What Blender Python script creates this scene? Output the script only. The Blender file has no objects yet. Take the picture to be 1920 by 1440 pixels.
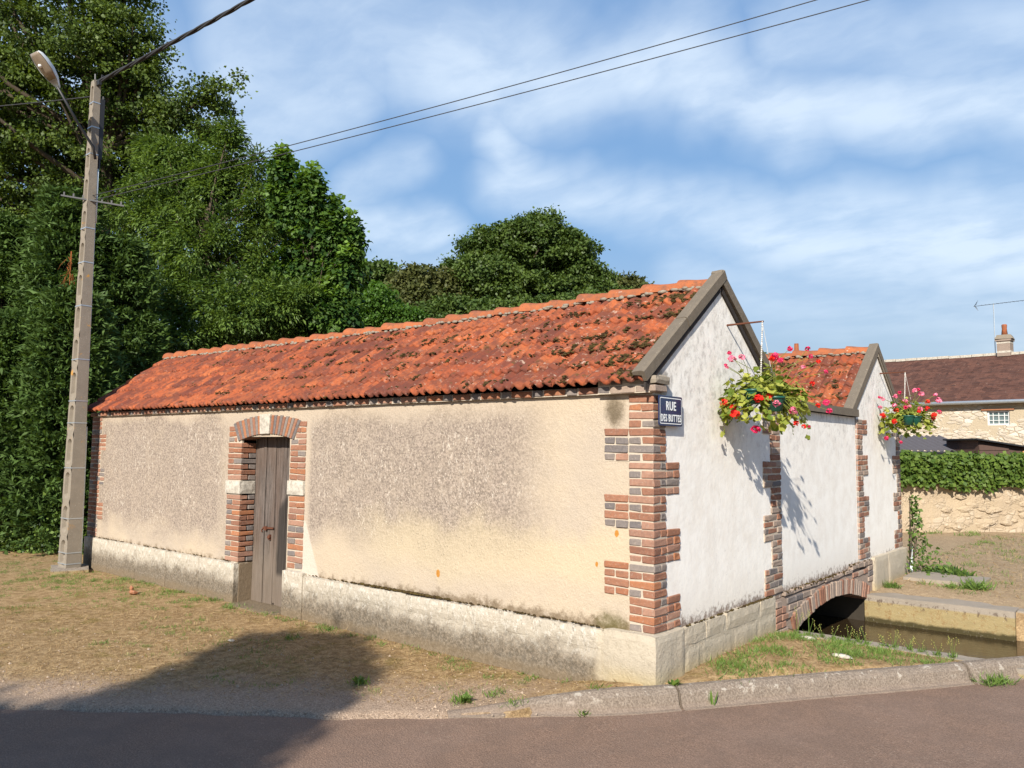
import bpy, math, random
import numpy as np
from mathutils import Vector, Matrix, Euler, noise as mnoise
R = random.Random(7)
rng = np.random.default_rng(11)
sc = bpy.context.scene
COL = sc.collection
rad = math.radians

# ------------------------------------------------------------------ camera
FX = 1492.72; PITCH = 0.083; ROLL = 0.0105; YAW = 0.696
CAM = Vector((2.8763, -5.0253, 1.6))
Fv = Vector((-math.sin(YAW) * math.cos(PITCH), math.cos(YAW) * math.cos(PITCH), math.sin(PITCH)))
Rt = Vector((math.cos(YAW), math.sin(YAW), 0))
Up = Rt.cross(Fv)
Rv = Rt * math.cos(ROLL) + Up * math.sin(ROLL)
Uv = -Rt * math.sin(ROLL) + Up * math.cos(ROLL)
cd = bpy.data.cameras.new('camera')
cd.sensor_fit = 'HORIZONTAL'; cd.sensor_width = 36.0; cd.lens = FX / 1920 * 36.0
cd.clip_start = 0.05; cd.clip_end = 3000
cam = bpy.data.objects.new('camera', cd)
cam.matrix_world = Matrix(((Rv.x, Uv.x, -Fv.x, CAM.x), (Rv.y, Uv.y, -Fv.y, CAM.y), (Rv.z, Uv.z, -Fv.z, CAM.z), (0, 0, 0, 1)))
COL.objects.link(cam); sc.camera = cam

def skydir(u, v):
    d = Fv + Rv * ((u - 960) / FX) - Uv * ((v - 720) / FX)
    return d.normalized()

# ------------------------------------------------------------------ light
SUN = Vector((0.40, -1.0, 0.67)).normalized()          # towards the sun
sl = bpy.data.lights.new('sun', 'SUN'); sl.energy = 4.8; sl.angle = rad(0.55); sl.color = (1.0, 0.93, 0.82)
so = bpy.data.objects.new('sun', sl); so.rotation_euler = SUN.to_track_quat('Z', 'Y').to_euler(); so.location = (3, -9, 12)
COL.objects.link(so)
sc.view_settings.view_transform = 'Standard'; sc.view_settings.look = 'None'
sc.view_settings.exposure = 0.70; sc.view_settings.gamma = 1.0; sc.view_settings.use_curve_mapping = False
sc.cycles.use_denoising = True
sc.cycles.max_bounces = 8; sc.cycles.transparent_max_bounces = 8

# ------------------------------------------------------------------ node helper
class G:
    def __init__(s, nt): s.nt = nt
    def new(s, t): return s.nt.nodes.new(t)
    def put(s, sock, v):
        if isinstance(v, bpy.types.NodeSocket): s.nt.links.new(v, sock)
        elif v is not None:
            if isinstance(v, (tuple, list)) and len(v) == 3 and sock.type == 'RGBA': v = (*v, 1)
            sock.default_value = v
    def m(s, op, a, b=None, c=None, clamp=False):
        n = s.new('ShaderNodeMath'); n.operation = op; n.use_clamp = clamp
        s.put(n.inputs[0], a); s.put(n.inputs[1], b)
        if c is not None: s.put(n.inputs[2], c)
        return n.outputs[0]
    def vm(s, op, a, b=None, out=0):
        n = s.new('ShaderNodeVectorMath'); n.operation = op; s.put(n.inputs[0], a)
        if b is not None:
            if op == 'SCALE': s.put(n.inputs['Scale'], b)
            else: s.put(n.inputs[1], b)
        return n.outputs['Value'] if op in ('LENGTH', 'DISTANCE', 'DOT_PRODUCT') else n.outputs[0]
    def pos(s): return s.new('ShaderNodeNewGeometry').outputs['Position']
    def nrm(s): return s.new('ShaderNodeNewGeometry').outputs['Normal']
    def island(s): return s.new('ShaderNodeNewGeometry').outputs['Random Per Island']
    def obj(s): return s.new('ShaderNodeTexCoord').outputs['Object']
    def orand(s): return s.new('ShaderNodeObjectInfo').outputs['Random']
    def attr(s, name):
        n = s.new('ShaderNodeAttribute'); n.attribute_name = name; return n.outputs['Fac']
    def sep(s, v):
        n = s.new('ShaderNodeSeparateXYZ'); s.put(n.inputs[0], v); return n.outputs
    def comb(s, x, y, z):
        n = s.new('ShaderNodeCombineXYZ'); s.put(n.inputs[0], x); s.put(n.inputs[1], y); s.put(n.inputs[2], z); return n.outputs[0]
    def scl(s, v, x, y, z): return s.vm('MULTIPLY', v, (x, y, z))
    def noise(s, v, scale, detail=4, rough=0.55, dist=0.0, color=False):
        n = s.new('ShaderNodeTexNoise'); s.put(n.inputs['Vector'], v); s.put(n.inputs['Scale'], scale)
        n.inputs['Detail'].default_value = detail; n.inputs['Roughness'].default_value = rough; n.inputs['Distortion'].default_value = dist
        return n.outputs['Color' if color else 'Fac']
    def vor(s, v, scale, feature='F1', out='Distance', rand=1.0):
        n = s.new('ShaderNodeTexVoronoi'); n.feature = feature; s.put(n.inputs['Vector'], v); n.inputs['Scale'].default_value = scale
        n.inputs['Randomness'].default_value = rand
        return n.outputs[out]
    def ss(s, x, a, b, lo=0.0, hi=1.0, smooth=True):
        n = s.new('ShaderNodeMapRange'); n.interpolation_type = 'SMOOTHSTEP' if smooth else 'LINEAR'
        s.put(n.inputs[0], x); s.put(n.inputs[1], a); s.put(n.inputs[2], b); s.put(n.inputs[3], lo); s.put(n.inputs[4], hi)
        return n.outputs[0]
    def ramp(s, fac, stops, interp='LINEAR'):
        n = s.new('ShaderNodeValToRGB'); cr = n.color_ramp; cr.interpolation = interp
        while len(cr.elements) < len(stops): cr.elements.new(0.5)
        for e, (p, c) in zip(cr.elements, stops):
            e.position = p; e.color = (*c, 1) if len(c) == 3 else c
        s.put(n.inputs[0], fac); return n.outputs[0]
    def mix(s, fac, a, b, blend='MIX'):
        n = s.new('ShaderNodeMix'); n.data_type = 'RGBA'; n.blend_type = blend
        s.put(n.inputs[0], fac); s.put(n.inputs[6], a); s.put(n.inputs[7], b); return n.outputs[2]
    def hsv(s, c, h=0.5, sat=1.0, v=1.0):
        n = s.new('ShaderNodeHueSaturation'); s.put(n.inputs['Hue'], h); s.put(n.inputs['Saturation'], sat); s.put(n.inputs['Value'], v)
        s.put(n.inputs['Color'], c); return n.outputs[0]
    def bump(s, h, strength=0.5, dist=0.01, normal=None):
        n = s.new('ShaderNodeBump'); n.inputs['Strength'].default_value = strength; n.inputs['Distance'].default_value = dist
        s.put(n.inputs['Height'], h)
        if normal is not None: s.put(n.inputs['Normal'], normal)
        return n.outputs[0]

def material(name, fn, rough=0.85, spec=0.3, metal=0.0):
    m = bpy.data.materials.new(name); m.use_nodes = True
    nt = m.node_tree; b = nt.nodes['Principled BSDF']; g = G(nt)
    b.inputs['Roughness'].default_value = rough; b.inputs['Specular IOR Level'].default_value = spec; b.inputs['Metallic'].default_value = metal
    r = fn(g)
    if not isinstance(r, tuple) or (isinstance(r, tuple) and len(r) == 3 and not isinstance(r[0], bpy.types.NodeSocket)): r = (r, None)
    g.put(b.inputs['Base Color'], r[0])
    if len(r) > 1 and r[1] is not None: g.put(b.inputs['Normal'], r[1])
    if len(r) > 2 and r[2] is not None: g.put(b.inputs['Roughness'], r[2])
    return m

# ------------------------------------------------------------------ world: sky and high cloud
def build_world():
    w = bpy.data.worlds.new('World'); sc.world = w; w.use_nodes = True
    nt = w.node_tree; g = G(nt); bg = nt.nodes['Background']
    sky = g.new('ShaderNodeTexSky'); sky.sky_type = 'NISHITA'; sky.sun_disc = False
    sky.sun_elevation = math.asin(SUN.z); sky.sun_rotation = math.atan2(SUN.x, SUN.y)
    sky.air_density = 1.0; sky.dust_density = 1.0; sky.ozone_density = 1.6; sky.altitude = 100
    d = g.vm('NORMALIZE', g.new('ShaderNodeTexCoord').outputs['Generated'])
    z = g.sep(d)[2]; xyz = g.sep(d)
    q = g.comb(g.m('DIVIDE', xyz[0], g.m('ADD', g.m('MAXIMUM', z, 0.0), 0.16)), g.m('DIVIDE', xyz[1], g.m('ADD', g.m('MAXIMUM', z, 0.0), 0.16)), 0.0)
    warp = g.vm('SUBTRACT', g.noise(d, 4.5, 4, 0.55, color=True), (0.5, 0.5, 0.5))
    dw = g.vm('ADD', d, g.vm('SCALE', warp, 0.13))
    tot = None
    caps = [((480, 120), (1000, 60), .070, .75), ((450, 20), (760, 10), .055, .62), ((800, 130), (1300, 130), .070, .95), ((1150, 130), (1500, 215), .058, 1.0),
            ((1300, 200), (1960, 215), .050, 1.0), ((1500, 80), (1960, 90), .055, .72), ((430, 240), (640, 180), .055, .75),
            ((905, 215), (990, 330), .030, .85), ((960, 340), (1250, 410), .045, .85), ((1200, 395), (1560, 425), .050, 1.0), ((1500, 430), (1980, 480), .062, 1.0),
            ((660, 420), (830, 440), .034, .80), ((660, 350), (780, 310), .030, .55), ((420, 280), (420, 330), .05, .5), ((1300, 520), (1960, 610), .050, .45),
            ((700, 480), (840, 500), .03, .5), ((-200, 100), (200, 200), .12, .6), ((2100, 150), (2900, 300), .12, .8), ((2100, 500), (3000, 520), .09, .8), ((900, -300), (1900, -200), .12, .6), ((0, -300), (700, -420), .12, .5)]
    for (a, b, r, wt) in caps:
        A = skydir(*a); B = skydir(*b); AB = B - A
        h = g.m('DIVIDE', g.vm('DOT_PRODUCT', g.vm('SUBTRACT', dw, tuple(A)), tuple(AB)), AB.length_squared, clamp=True)
        dist = g.vm('LENGTH', g.vm('SUBTRACT', g.vm('SUBTRACT', dw, tuple(A)), g.vm('SCALE', tuple(AB), h)))
        c = g.ss(dist, r * 1.50, r * 0.15, 0.0, wt)
        tot = c if tot is None else g.m('MAXIMUM', tot, c)
    st = g.noise(g.scl(g.vm('ADD', q, g.vm('SCALE', warp, 0.25)), 1.5, 2.4, 1), 2.0, 8, 0.58, 0.1)
    wisps = g.ss(st, 0.30, 0.64, 0.55, 1.03)
    gen = g.ss(g.noise(q, 1.1, 6, 0.6, 0.6), 0.60, 0.85, 0.0, 0.55)
    behind = g.ss(g.vm('DOT_PRODUCT', d, tuple(Fv)), 0.35, 0.75, 1.0, 0.12)
    cl = g.m('MAXIMUM', g.m('MULTIPLY', tot, wisps), g.m('MULTIPLY', gen, behind), clamp=True)
    cl = g.m('MULTIPLY', cl, g.ss(z, 0.0, 0.12, 0.35, 1.0))
    grad = g.ramp(z, [(0.0, (0.44, 0.58, 0.72)), (0.12, (0.385, 0.525, 0.70)), (0.26, (0.260, 0.475, 0.79)), (0.45, (0.205, 0.410, 0.76)), (1.0, (0.12, 0.27, 0.58))])
    grad = g.vm('SCALE', grad, 9.2)
    skyc = g.mix(0.72, sky.outputs[0], grad)
    col = g.mix(g.m('MULTIPLY', cl, 0.62), skyc, (8.4, 9.4, 10.3))
    g.put(bg.inputs['Color'], col); bg.inputs['Strength'].default_value = 0.072
build_world()

# ------------------------------------------------------------------ mesh helpers
class MB:
    def __init__(s): s.v = []; s.f = []
    def add(s, vs, fs):
        o = len(s.v); s.v.extend([tuple(v) for v in vs]); s.f.extend([tuple(i + o for i in f) for f in fs]); return o
    def box(s, x0, x1, y0, y1, z0, z1):
        s.add([(x, y, z) for z in (z0, z1) for y in (y0, y1) for x in (x0, x1)],
              [(0, 2, 3, 1), (4, 5, 7, 6), (0, 1, 5, 4), (2, 6, 7, 3), (0, 4, 6, 2), (1, 3, 7, 5)])
    def obox(s, c, ax, ay, az):                      # oriented box, half axes
        c, ax, ay, az = map(Vector, (c, ax, ay, az))
        s.add([c + ax * i + ay * j + az * k for k in (-1, 1) for j in (-1, 1) for i in (-1, 1)],
              [(0, 2, 3, 1), (4, 5, 7, 6), (0, 1, 5, 4), (2, 6, 7, 3), (0, 4, 6, 2), (1, 3, 7, 5)])
    def tube(s, pts, rs, n=6, cap=True):
        pts = [Vector(p) for p in pts]
        if not isinstance(rs, (list, tuple)): rs = [rs] * len(pts)
        o = len(s.v); prev = None
        for i, p in enumerate(pts):
            t = (pts[min(i + 1, len(pts) - 1)] - pts[max(i - 1, 0)]).normalized()
            if prev is None:
                a = t.orthogonal().normalized()
            else:
                a = (prev - t * prev.dot(t)).normalized()
            prev = a; b = t.cross(a)
            for k in range(n):
                an = 2 * math.pi * k / n
                s.v.append(tuple(p + (a * math.cos(an) + b * math.sin(an)) * rs[i]))
        for i in range(len(pts) - 1):
            for k in range(n):
                k2 = (k + 1) % n
                s.f.append((o + i * n + k, o + i * n + k2, o + (i + 1) * n + k2, o + (i + 1) * n + k))
        if cap:
            s.f.append(tuple(o + k for k in reversed(range(n)))); s.f.append(tuple(o + (len(pts) - 1) * n + k for k in range(n)))
    def prism(s, poly, axis, a, b):                  # polygon extruded along an axis
        n = len(poly)
        def P(p, t):
            return {'x': (t, p[0], p[1]), 'y': (p[0], t, p[1]), 'z': (p[0], p[1], t)}[axis]
        s.add([P(p, a) for p in poly] + [P(p, b) for p in poly],
              [tuple(range(n))[::-1], tuple(range(n, 2 * n))] + [(i, (i + 1) % n, n + (i + 1) % n, n + i) for i in range(n)])
    def grid(s, nx, ny, fn, skip=None):
        o = len(s.v)
        for j in range(ny + 1):
            for i in range(nx + 1): s.v.append(tuple(fn(i, j)))
        for j in range(ny):
            for i in range(nx):
                if skip and skip(i, j): continue
                a = o + j * (nx + 1) + i; s.f.append((a, a + 1, a + nx + 2, a + nx + 1))
    def mesh(s, name, smooth=False, bevel=0.0, recalc=True):
        import bmesh
        me = bpy.data.meshes.new(name); me.from_pydata(s.v, [], s.f)
        if recalc or bevel:
            bm = bmesh.new(); bm.from_mesh(me)
            if recalc: bmesh.ops.recalc_face_normals(bm, faces=bm.faces[:])
            if bevel: bmesh.ops.bevel(bm, geom=bm.edges[:], offset=bevel, segments=1, affect='EDGES', profile=0.5)
            bm.to_mesh(me); bm.free()
        if smooth: me.polygons.foreach_set('use_smooth', [True] * len(me.polygons))
        me.update(); return me
    def build(s, name, mat, parent=None, smooth=False, bevel=0.0, recalc=True, **props):
        return link(name, s.mesh(name, smooth, bevel, recalc), mat, parent, **props)

def link(name, me, mat=None, parent=None, loc=None, rot=None, **props):
    o = bpy.data.objects.new(name, me); COL.objects.link(o)
    if mat is not None and not me.materials: me.materials.append(mat)
    if parent is not None: o.parent = parent
    if loc is not None: o.location = loc
    if rot is not None: o.rotation_euler = rot
    for k, v in props.items(): o[k] = v
    return o
def thing(name, label, cat, loc=(0, 0, 0), group=None):
    o = bpy.data.objects.new(name, None); o.empty_display_size = 0.1; COL.objects.link(o); o.location = loc
    o['label'] = label; o['category'] = cat
    if group: o['group'] = group
    return o
def wp(o):                                            # parent a world-space child to a moved Empty
    return Vector(o.location)
def fix(o, root): o.location = -Vector(root.location)
def nz(x, y, z, s=1.0, seed=0.0): return mnoise.noise(Vector((x * s + seed, y * s, z * s)))

# ------------------------------------------------------------------ materials
def stains(g, p):                                     # fine grime common to old stone
    return g.noise(p, 9, 6, 0.65)

def f_cream(g):
    p = g.pos(); x, y, z = g.sep(p)[:3]
    big = g.noise(p, 1.3, 5, 0.6); med = g.noise(p, 6, 6, 0.65); fine = g.noise(p, 55, 3, 0.6); vfine = g.noise(p, 190, 2, 0.6)
    cream = g.mix(g.ss(big, 0.35, 0.65), (0.470, 0.385, 0.285), (0.43, 0.358, 0.280))
    # weathered pebbly field: away from the rim of each panel
    zz = g.m('ADD', z, g.m('MULTIPLY', g.m('SUBTRACT', big, 0.5), 0.7))
    top = g.ss(zz, 2.08, 1.80); bot = g.ss(zz, 0.50, 0.95)
    xx = g.m('ADD', x, g.m('MULTIPLY', g.m('SUBTRACT', med, 0.5), 0.5))
    rgt = g.ss(xx, -0.75, -1.45); 
    ldoor = g.m('SUBTRACT', 1.0, g.m('MULTIPLY', g.ss(x, -6.1, -5.6), g.ss(x, -4.0, -4.1)))
    lend = g.ss(x, -9.2, -8.8)
    f = g.m('MULTIPLY', g.m('MULTIPLY', top, bot), g.m('MULTIPLY', g.m('MULTIPLY', rgt, ldoor), lend))
    f2 = g.m('MULTIPLY', g.ss(xx, -4.05, -3.6, 0.0, 1.0), f)
    isleft = g.ss(x, -5.0, -4.9, 1.0, 0.0)
    f = g.m('ADD', f, g.m('MULTIPLY', g.m('MULTIPLY', isleft, g.ss(zz, 0.30, 0.7)), g.m('MULTIPLY', lend, g.m('MULTIPLY', top, 0.5))), clamp=True)
    f = g.m('MULTIPLY', f, g.ss(med, 0.15, 0.6, 0.62, 1.0))
    grey = g.mix(g.ss(fine, 0.3, 0.7), (0.150, 0.120, 0.102), (0.375, 0.305, 0.250))
    c = g.mix(g.m('MULTIPLY', f, 0.88), cream, grey)
    # pale pebbles showing through and lime runs
    peb = g.vor(g.scl(p, 1, 1, 0.55), 44); pm = g.ss(peb, 0.30, 0.12)
    pm = g.m('MULTIPLY', pm, g.ss(g.noise(p, 6, 3, 0.6), 0.40, 0.58))
    c = g.mix(g.m('MULTIPLY', pm, g.m('ADD', g.m('MULTIPLY', f, 0.75), 0.06)), c, (0.58, 0.49, 0.38))
    runs = g.ss(g.noise(g.scl(p, 1, 1, 0.42), 46, 5, 0.7), 0.57, 0.63)
    runs = g.m('MULTIPLY', runs, g.ss(g.noise(p, 1.9, 4, 0.6), 0.44, 0.58))
    c = g.mix(g.m('MULTIPLY', runs, g.m('MULTIPLY', f, 0.75)), c, (0.62, 0.55, 0.46))
    # yellow ochre band low on the right hand panel
    ochre = g.m('MULTIPLY', g.m('MULTIPLY', g.ss(zz, 0.45, 0.7), g.ss(zz, 1.1, 0.85)), g.ss(x, -3.6, -2.6))
    c = g.mix(g.m('MULTIPLY', ochre, 0.55), c, (0.52, 0.428, 0.280))
    # dark grime above the plinth, and under the eave near the corner
    low = g.m('MULTIPLY', g.ss(g.m('SUBTRACT', g.m('ADD', z, g.m('MULTIPLY', g.noise(p, 9, 6, 0.75), 0.30)), g.ss(x, -4.0, -1.5, 0.0, 0.045)), 0.505, 0.42), 0.85)
    c = g.mix(low, c, (0.16, 0.115, 0.07))
    dx = g.m('SUBTRACT', x, -0.33); dz = g.m('SUBTRACT', z, 1.90)
    st = g.m('ADD', g.m('MULTIPLY', g.m('MULTIPLY', dx, dx), 90), g.m('MULTIPLY', g.m('MULTIPLY', dz, dz), 45))
    st = g.m('MULTIPLY', g.ss(g.m('ADD', st, g.m('MULTIPLY', g.noise(p, 22, 5, 0.7), 1.5)), 1.9, 0.7), 0.85)
    c = g.mix(st, c, (0.10, 0.075, 0.045))
    dx = g.m('SUBTRACT', x, -0.36); dz = g.m('SUBTRACT', z, 0.34)
    st = g.m('ADD', g.m('MULTIPLY', g.m('MULTIPLY', dx, dx), 26), g.m('MULTIPLY', g.m('MULTIPLY', dz, dz), 60))
    st = g.m('MULTIPLY', g.ss(g.m('ADD', st, g.m('MULTIPLY', g.noise(p, 18, 5, 0.7), 1.5)), 1.7, 0.6), 0.8)
    c = g.mix(st, c, (0.10, 0.085, 0.03))
    c = g.mix(1.0, c, g.ramp(vfine, [(0.3, (0.80, 0.80, 0.80)), (0.7, (1.12, 1.12, 1.12))]), 'MULTIPLY')
    for (cx_, cz_, k_) in ((-2.15, 0.52, 5200.0), (-0.315, 1.00, 9000.0), (-0.49, 0.76, 16000.0)):
        dx = g.m('SUBTRACT', x, cx_); dz = g.m('SUBTRACT', z, cz_)
        st = g.m('ADD', g.m('MULTIPLY', g.m('MULTIPLY', dx, dx), k_), g.m('MULTIPLY', g.m('MULTIPLY', dz, dz), k_ * .45))
        c = g.mix(g.ss(g.m('ADD', st, g.m('MULTIPLY', g.noise(p, 40, 3, 0.7), 4.0)), 5.5, 4.0), c, (0.42, 0.19, 0.04))
    # new repair by the right jamb of the door
    rp = g.m('ADD', x, g.m('MULTIPLY', g.m('SUBTRACT', 0.75, z), -0.45))
    rp = g.m('MULTIPLY', g.ss(g.m('ADD', x, g.m('MULTIPLY', g.m('SUBTRACT', z, 0.3), 0.45)), -3.83, -3.86), g.m('MULTIPLY', g.ss(z, 0.86, 0.83), g.ss(x, -4.3, -4.2)))
    c = g.mix(g.m('MULTIPLY', rp, 0.85), c, (0.52, 0.45, 0.38))
    h = g.m('ADD', g.m('MULTIPLY', fine, 0.7), g.m('ADD', g.m('MULTIPLY', g.m('MULTIPLY', pm, f), 0.8), g.m('MULTIPLY', g.noise(p, 16, 5, 0.7), 0.8)))
    return c, g.bump(h, 0.7, 0.011)
M_cream = material('cream_render', f_cream, 0.95, 0.1)

def f_white(g):
    p = g.pos(); x, y, z = g.sep(p)[:3]
    big = g.noise(p, 1.1, 5, 0.6); med = g.noise(p, 5, 6, 0.7); fine = g.noise(p, 60, 3, 0.65)
    c = g.mix(g.ss(med, 0.35, 0.7), (0.84, 0.81, 0.755), (0.76, 0.715, 0.65))
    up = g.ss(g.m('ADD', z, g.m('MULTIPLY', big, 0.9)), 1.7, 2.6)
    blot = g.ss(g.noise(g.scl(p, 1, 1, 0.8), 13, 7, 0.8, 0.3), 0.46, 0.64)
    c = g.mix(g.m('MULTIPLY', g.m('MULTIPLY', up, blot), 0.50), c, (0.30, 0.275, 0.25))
    crack = g.ss(g.noise(p, 34, 6, 0.8, 0.3), 0.58, 0.68)
    c = g.mix(g.m('MULTIPLY', crack, g.ss(big, 0.4, 0.7, 0.12, 0.5)), c, (0.33, 0.30, 0.26))
    run = g.ss(g.noise(g.scl(p, 1, 1, 0.12), 13, 4, 0.6), 0.5, 0.7)
    c = g.mix(g.m('MULTIPLY', run, 0.05), c, (0.42, 0.38, 0.32))
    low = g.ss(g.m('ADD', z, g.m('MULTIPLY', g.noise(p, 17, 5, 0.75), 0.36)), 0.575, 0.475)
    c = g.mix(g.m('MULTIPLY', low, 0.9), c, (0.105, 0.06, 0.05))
    c = g.mix(g.m('MULTIPLY', g.ss(g.m('ADD', z, g.m('MULTIPLY', med, 0.6)), 0.95, 0.55), 0.25), c, (0.45, 0.36, 0.26))
    # a dark run under the eave bricks at the corner
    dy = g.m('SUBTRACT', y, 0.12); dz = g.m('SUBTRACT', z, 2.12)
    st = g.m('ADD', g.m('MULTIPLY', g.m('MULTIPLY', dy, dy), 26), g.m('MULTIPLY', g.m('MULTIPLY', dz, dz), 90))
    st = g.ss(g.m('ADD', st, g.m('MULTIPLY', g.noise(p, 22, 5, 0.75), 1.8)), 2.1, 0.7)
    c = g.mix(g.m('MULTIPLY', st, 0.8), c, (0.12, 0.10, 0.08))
    h = g.m('ADD', g.m('MULTIPLY', g.noise(p, 14, 6, 0.7), 1.0), g.m('MULTIPLY', fine, 0.45))
    return c, g.bump(h, 0.42, 0.007)
M_white = material('white_render', f_white, 0.95, 0.1)

def f_brick(base, dark):
    def f(g):
        p = g.pos(); r = g.orand()
        n = g.noise(p, 28, 5, 0.7)
        c = g.mix(r, base, dark)
        c = g.mix(g.ss(n, 0.35, 0.75, 0.0, 0.55), c, g.hsv(c, 0.5, 0.8, 0.55))
        c = g.mix(g.ss(g.noise(p, 48, 5, 0.75), 0.53, 0.72, 0.0, 0.6), c, (0.40, 0.32, 0.26))
        return c, g.bump(g.noise(p, 70, 4, 0.7), 0.6, 0.006)
    return f
M_bred = material('brick_red', f_brick((0.32, 0.150, 0.090), (0.235, 0.112, 0.074)), 0.9, 0.15)
M_bor = material('brick_orange', f_brick((0.37, 0.155, 0.075), (0.29, 0.12, 0.065)), 0.9, 0.15)
M_bgr = material('brick_grey', f_brick((0.150, 0.132, 0.128), (0.235, 0.195, 0.170)), 0.8, 0.25)
M_bpk = material('brick_pinkish', f_brick((0.37, 0.205, 0.140), (0.29, 0.155, 0.108)), 0.9, 0.15)
M_bdk = material('brick_weathered', f_brick((0.37, 0.280, 0.220), (0.275, 0.215, 0.175)), 0.95, 0.1)
BR = [M_bred, M_bor, M_bgr, M_bpk]
def f_mortar(g):
    p = g.pos(); n = g.noise(p, 40, 5, 0.7)
    return g.mix(n, (0.56, 0.49, 0.39), (0.36, 0.30, 0.235)), g.bump(n, 0.6, 0.006)
M_mortar = material('lime_mortar', f_mortar, 0.95, 0.1)

def f_stone(g):                                       # plinth stones, white-crusted above and grey below
    p = g.pos(); x, y, z = g.sep(p)[:3]
    n = g.noise(p, 5, 6, 0.65); f = g.noise(p, 45, 5, 0.75)
    onl = g.ss(x, -0.42, -0.5)
    c = g.mix(n, (0.50, 0.455, 0.375), (0.38, 0.325, 0.255))
    lw = g.ss(g.m('ADD', z, g.m('MULTIPLY', n, 0.40)), 0.42, 0.22)
    grey = g.mix(g.ss(f, 0.4, 0.65), (0.095, 0.076, 0.055), (0.235, 0.19, 0.14))
    c = g.mix(g.m('MULTIPLY', lw, g.m('ADD', g.m('MULTIPLY', onl, 0.66), 0.26)), c, grey)
    crust = g.ss(g.noise(g.scl(p, 1, 1, 0.5), 26, 6, 0.75), 0.50, 0.60)
    c = g.mix(g.m('MULTIPLY', crust, g.m('MULTIPLY', onl, g.ss(z, 0.0, 0.28, 0.08, 0.85))), c, (0.58, 0.54, 0.47))
    dk = g.ss(g.noise(g.scl(p, 1, 1, 0.6), 26, 7, 0.82), 0.52, 0.66)
    c = g.mix(g.m('MULTIPLY', dk, g.m('ADD', g.m('MULTIPLY', onl, 0.30), 0.38)), c, (0.12, 0.10, 0.075))
    c = g.mix(g.m('MULTIPLY', g.m('SUBTRACT', 1.0, onl), 0.20), c, (0.56, 0.46, 0.31))
    yl = g.m('MULTIPLY', g.ss(x, -0.6, -0.2), g.m('MULTIPLY', g.ss(z, 0.12, -0.05), 0.5))
    c = g.mix(yl, c, (0.42, 0.32, 0.13))
    dirt = g.ss(g.m('SUBTRACT', z, g.m('MULTIPLY', n, 0.12)), -0.07, -0.16)
    c = g.mix(g.m('MULTIPLY', dirt, 0.6), c, (0.19, 0.14, 0.085))
    return c, g.bump(g.m('ADD', f, g.m('MULTIPLY', g.noise(p, 14, 5, 0.7), 1.4)), 0.8, 0.012)
M_stone = material('plinth_stone', f_stone, 0.95, 0.1)
def f_lime(g):
    p = g.pos(); f = g.noise(p, 22, 6, 0.7)
    c = g.mix(g.ss(f, 0.4, 0.66), (0.50, 0.46, 0.39), (0.33, 0.295, 0.245))
    c = g.mix(g.ss(g.noise(p, 45, 5, 0.8), 0.60, 0.7, 0, 0.5), c, (0.14, 0.13, 0.11))
    return c, g.bump(f, 0.5, 0.01)
M_lime = material('white_limestone', f_lime, 0.9, 0.15)

def f_tile(g):
    p = g.pos(); r = g.orand(); x = g.sep(p)[0]
    c = g.ramp(r, [(0.0, (0.26, 0.062, 0.026)), (0.25, (0.36, 0.095, 0.036)), (0.5, (0.150, 0.043, 0.026)), (0.75, (0.40, 0.115, 0.042)), (1.0, (0.265, 0.066, 0.031))])
    n = g.noise(p, 7, 6, 0.7); n2 = g.noise(p, 26, 6, 0.75)
    c = g.mix(g.ss(n, 0.42, 0.60, 0, 0.72), c, (0.105, 0.038, 0.028))
    c = g.mix(g.ss(n2, 0.50, 0.70, 0, 0.55), c, (0.10, 0.04, 0.03))
    near = g.ss(x, -4.5, -0.5, 0.25, 1.0)
    lich = g.m('MULTIPLY', g.ss(g.noise(p, 19, 6, 0.74), 0.56, 0.67), near)
    c = g.mix(g.m('MULTIPLY', lich, 0.75), c, (0.50, 0.37, 0.28))
    moss = g.m('MULTIPLY', g.ss(g.noise(g.vm('ADD', p, (7, 3, 1)), 8, 6, 0.75), 0.57, 0.68), near)
    c = g.mix(g.m('MULTIPLY', moss, 0.8), c, (0.075, 0.055, 0.02))
    spot = g.ss(g.vor(p, 60), 0.16, 0.08)
    spot = g.m('MULTIPLY', spot, g.ss(g.noise(p, 9, 3), 0.45, 0.6))
    c = g.mix(g.m('MULTIPLY', spot, 0.8), c, (0.05, 0.03, 0.025))
    return c, g.bump(g.m('ADD', g.noise(p, 60, 4, 0.7), g.m('MULTIPLY', lich, 0.4)), 0.5, 0.008)
M_tile = material('clay_tile', f_tile, 0.88, 0.2)
def f_ridge(g):
    p = g.pos(); r = g.orand()
    c = g.ramp(r, [(0.0, (0.30, 0.095, 0.040)), (0.5, (0.37, 0.118, 0.046)), (1.0, (0.23, 0.072, 0.036))])
    c = g.mix(g.ss(g.noise(p, 12, 6, 0.7), 0.42, 0.66, 0, 0.7), c, (0.16, 0.075, 0.05))
    spot = g.m('MULTIPLY', g.ss(g.vor(p, 42), 0.22, 0.12), g.ss(g.noise(p, 6, 3), 0.42, 0.55))
    c = g.mix(g.m('MULTIPLY', spot, 0.85), c, (0.07, 0.05, 0.035))
    c = g.mix(g.ss(g.noise(p, 20, 5, 0.7), 0.63, 0.72, 0, 0.6), c, (0.55, 0.48, 0.40))
    return c, g.bump(g.noise(p, 40, 4, 0.7), 0.4, 0.008)
M_ridge = material('ridge_clay', f_ridge, 0.85, 0.2)
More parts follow.
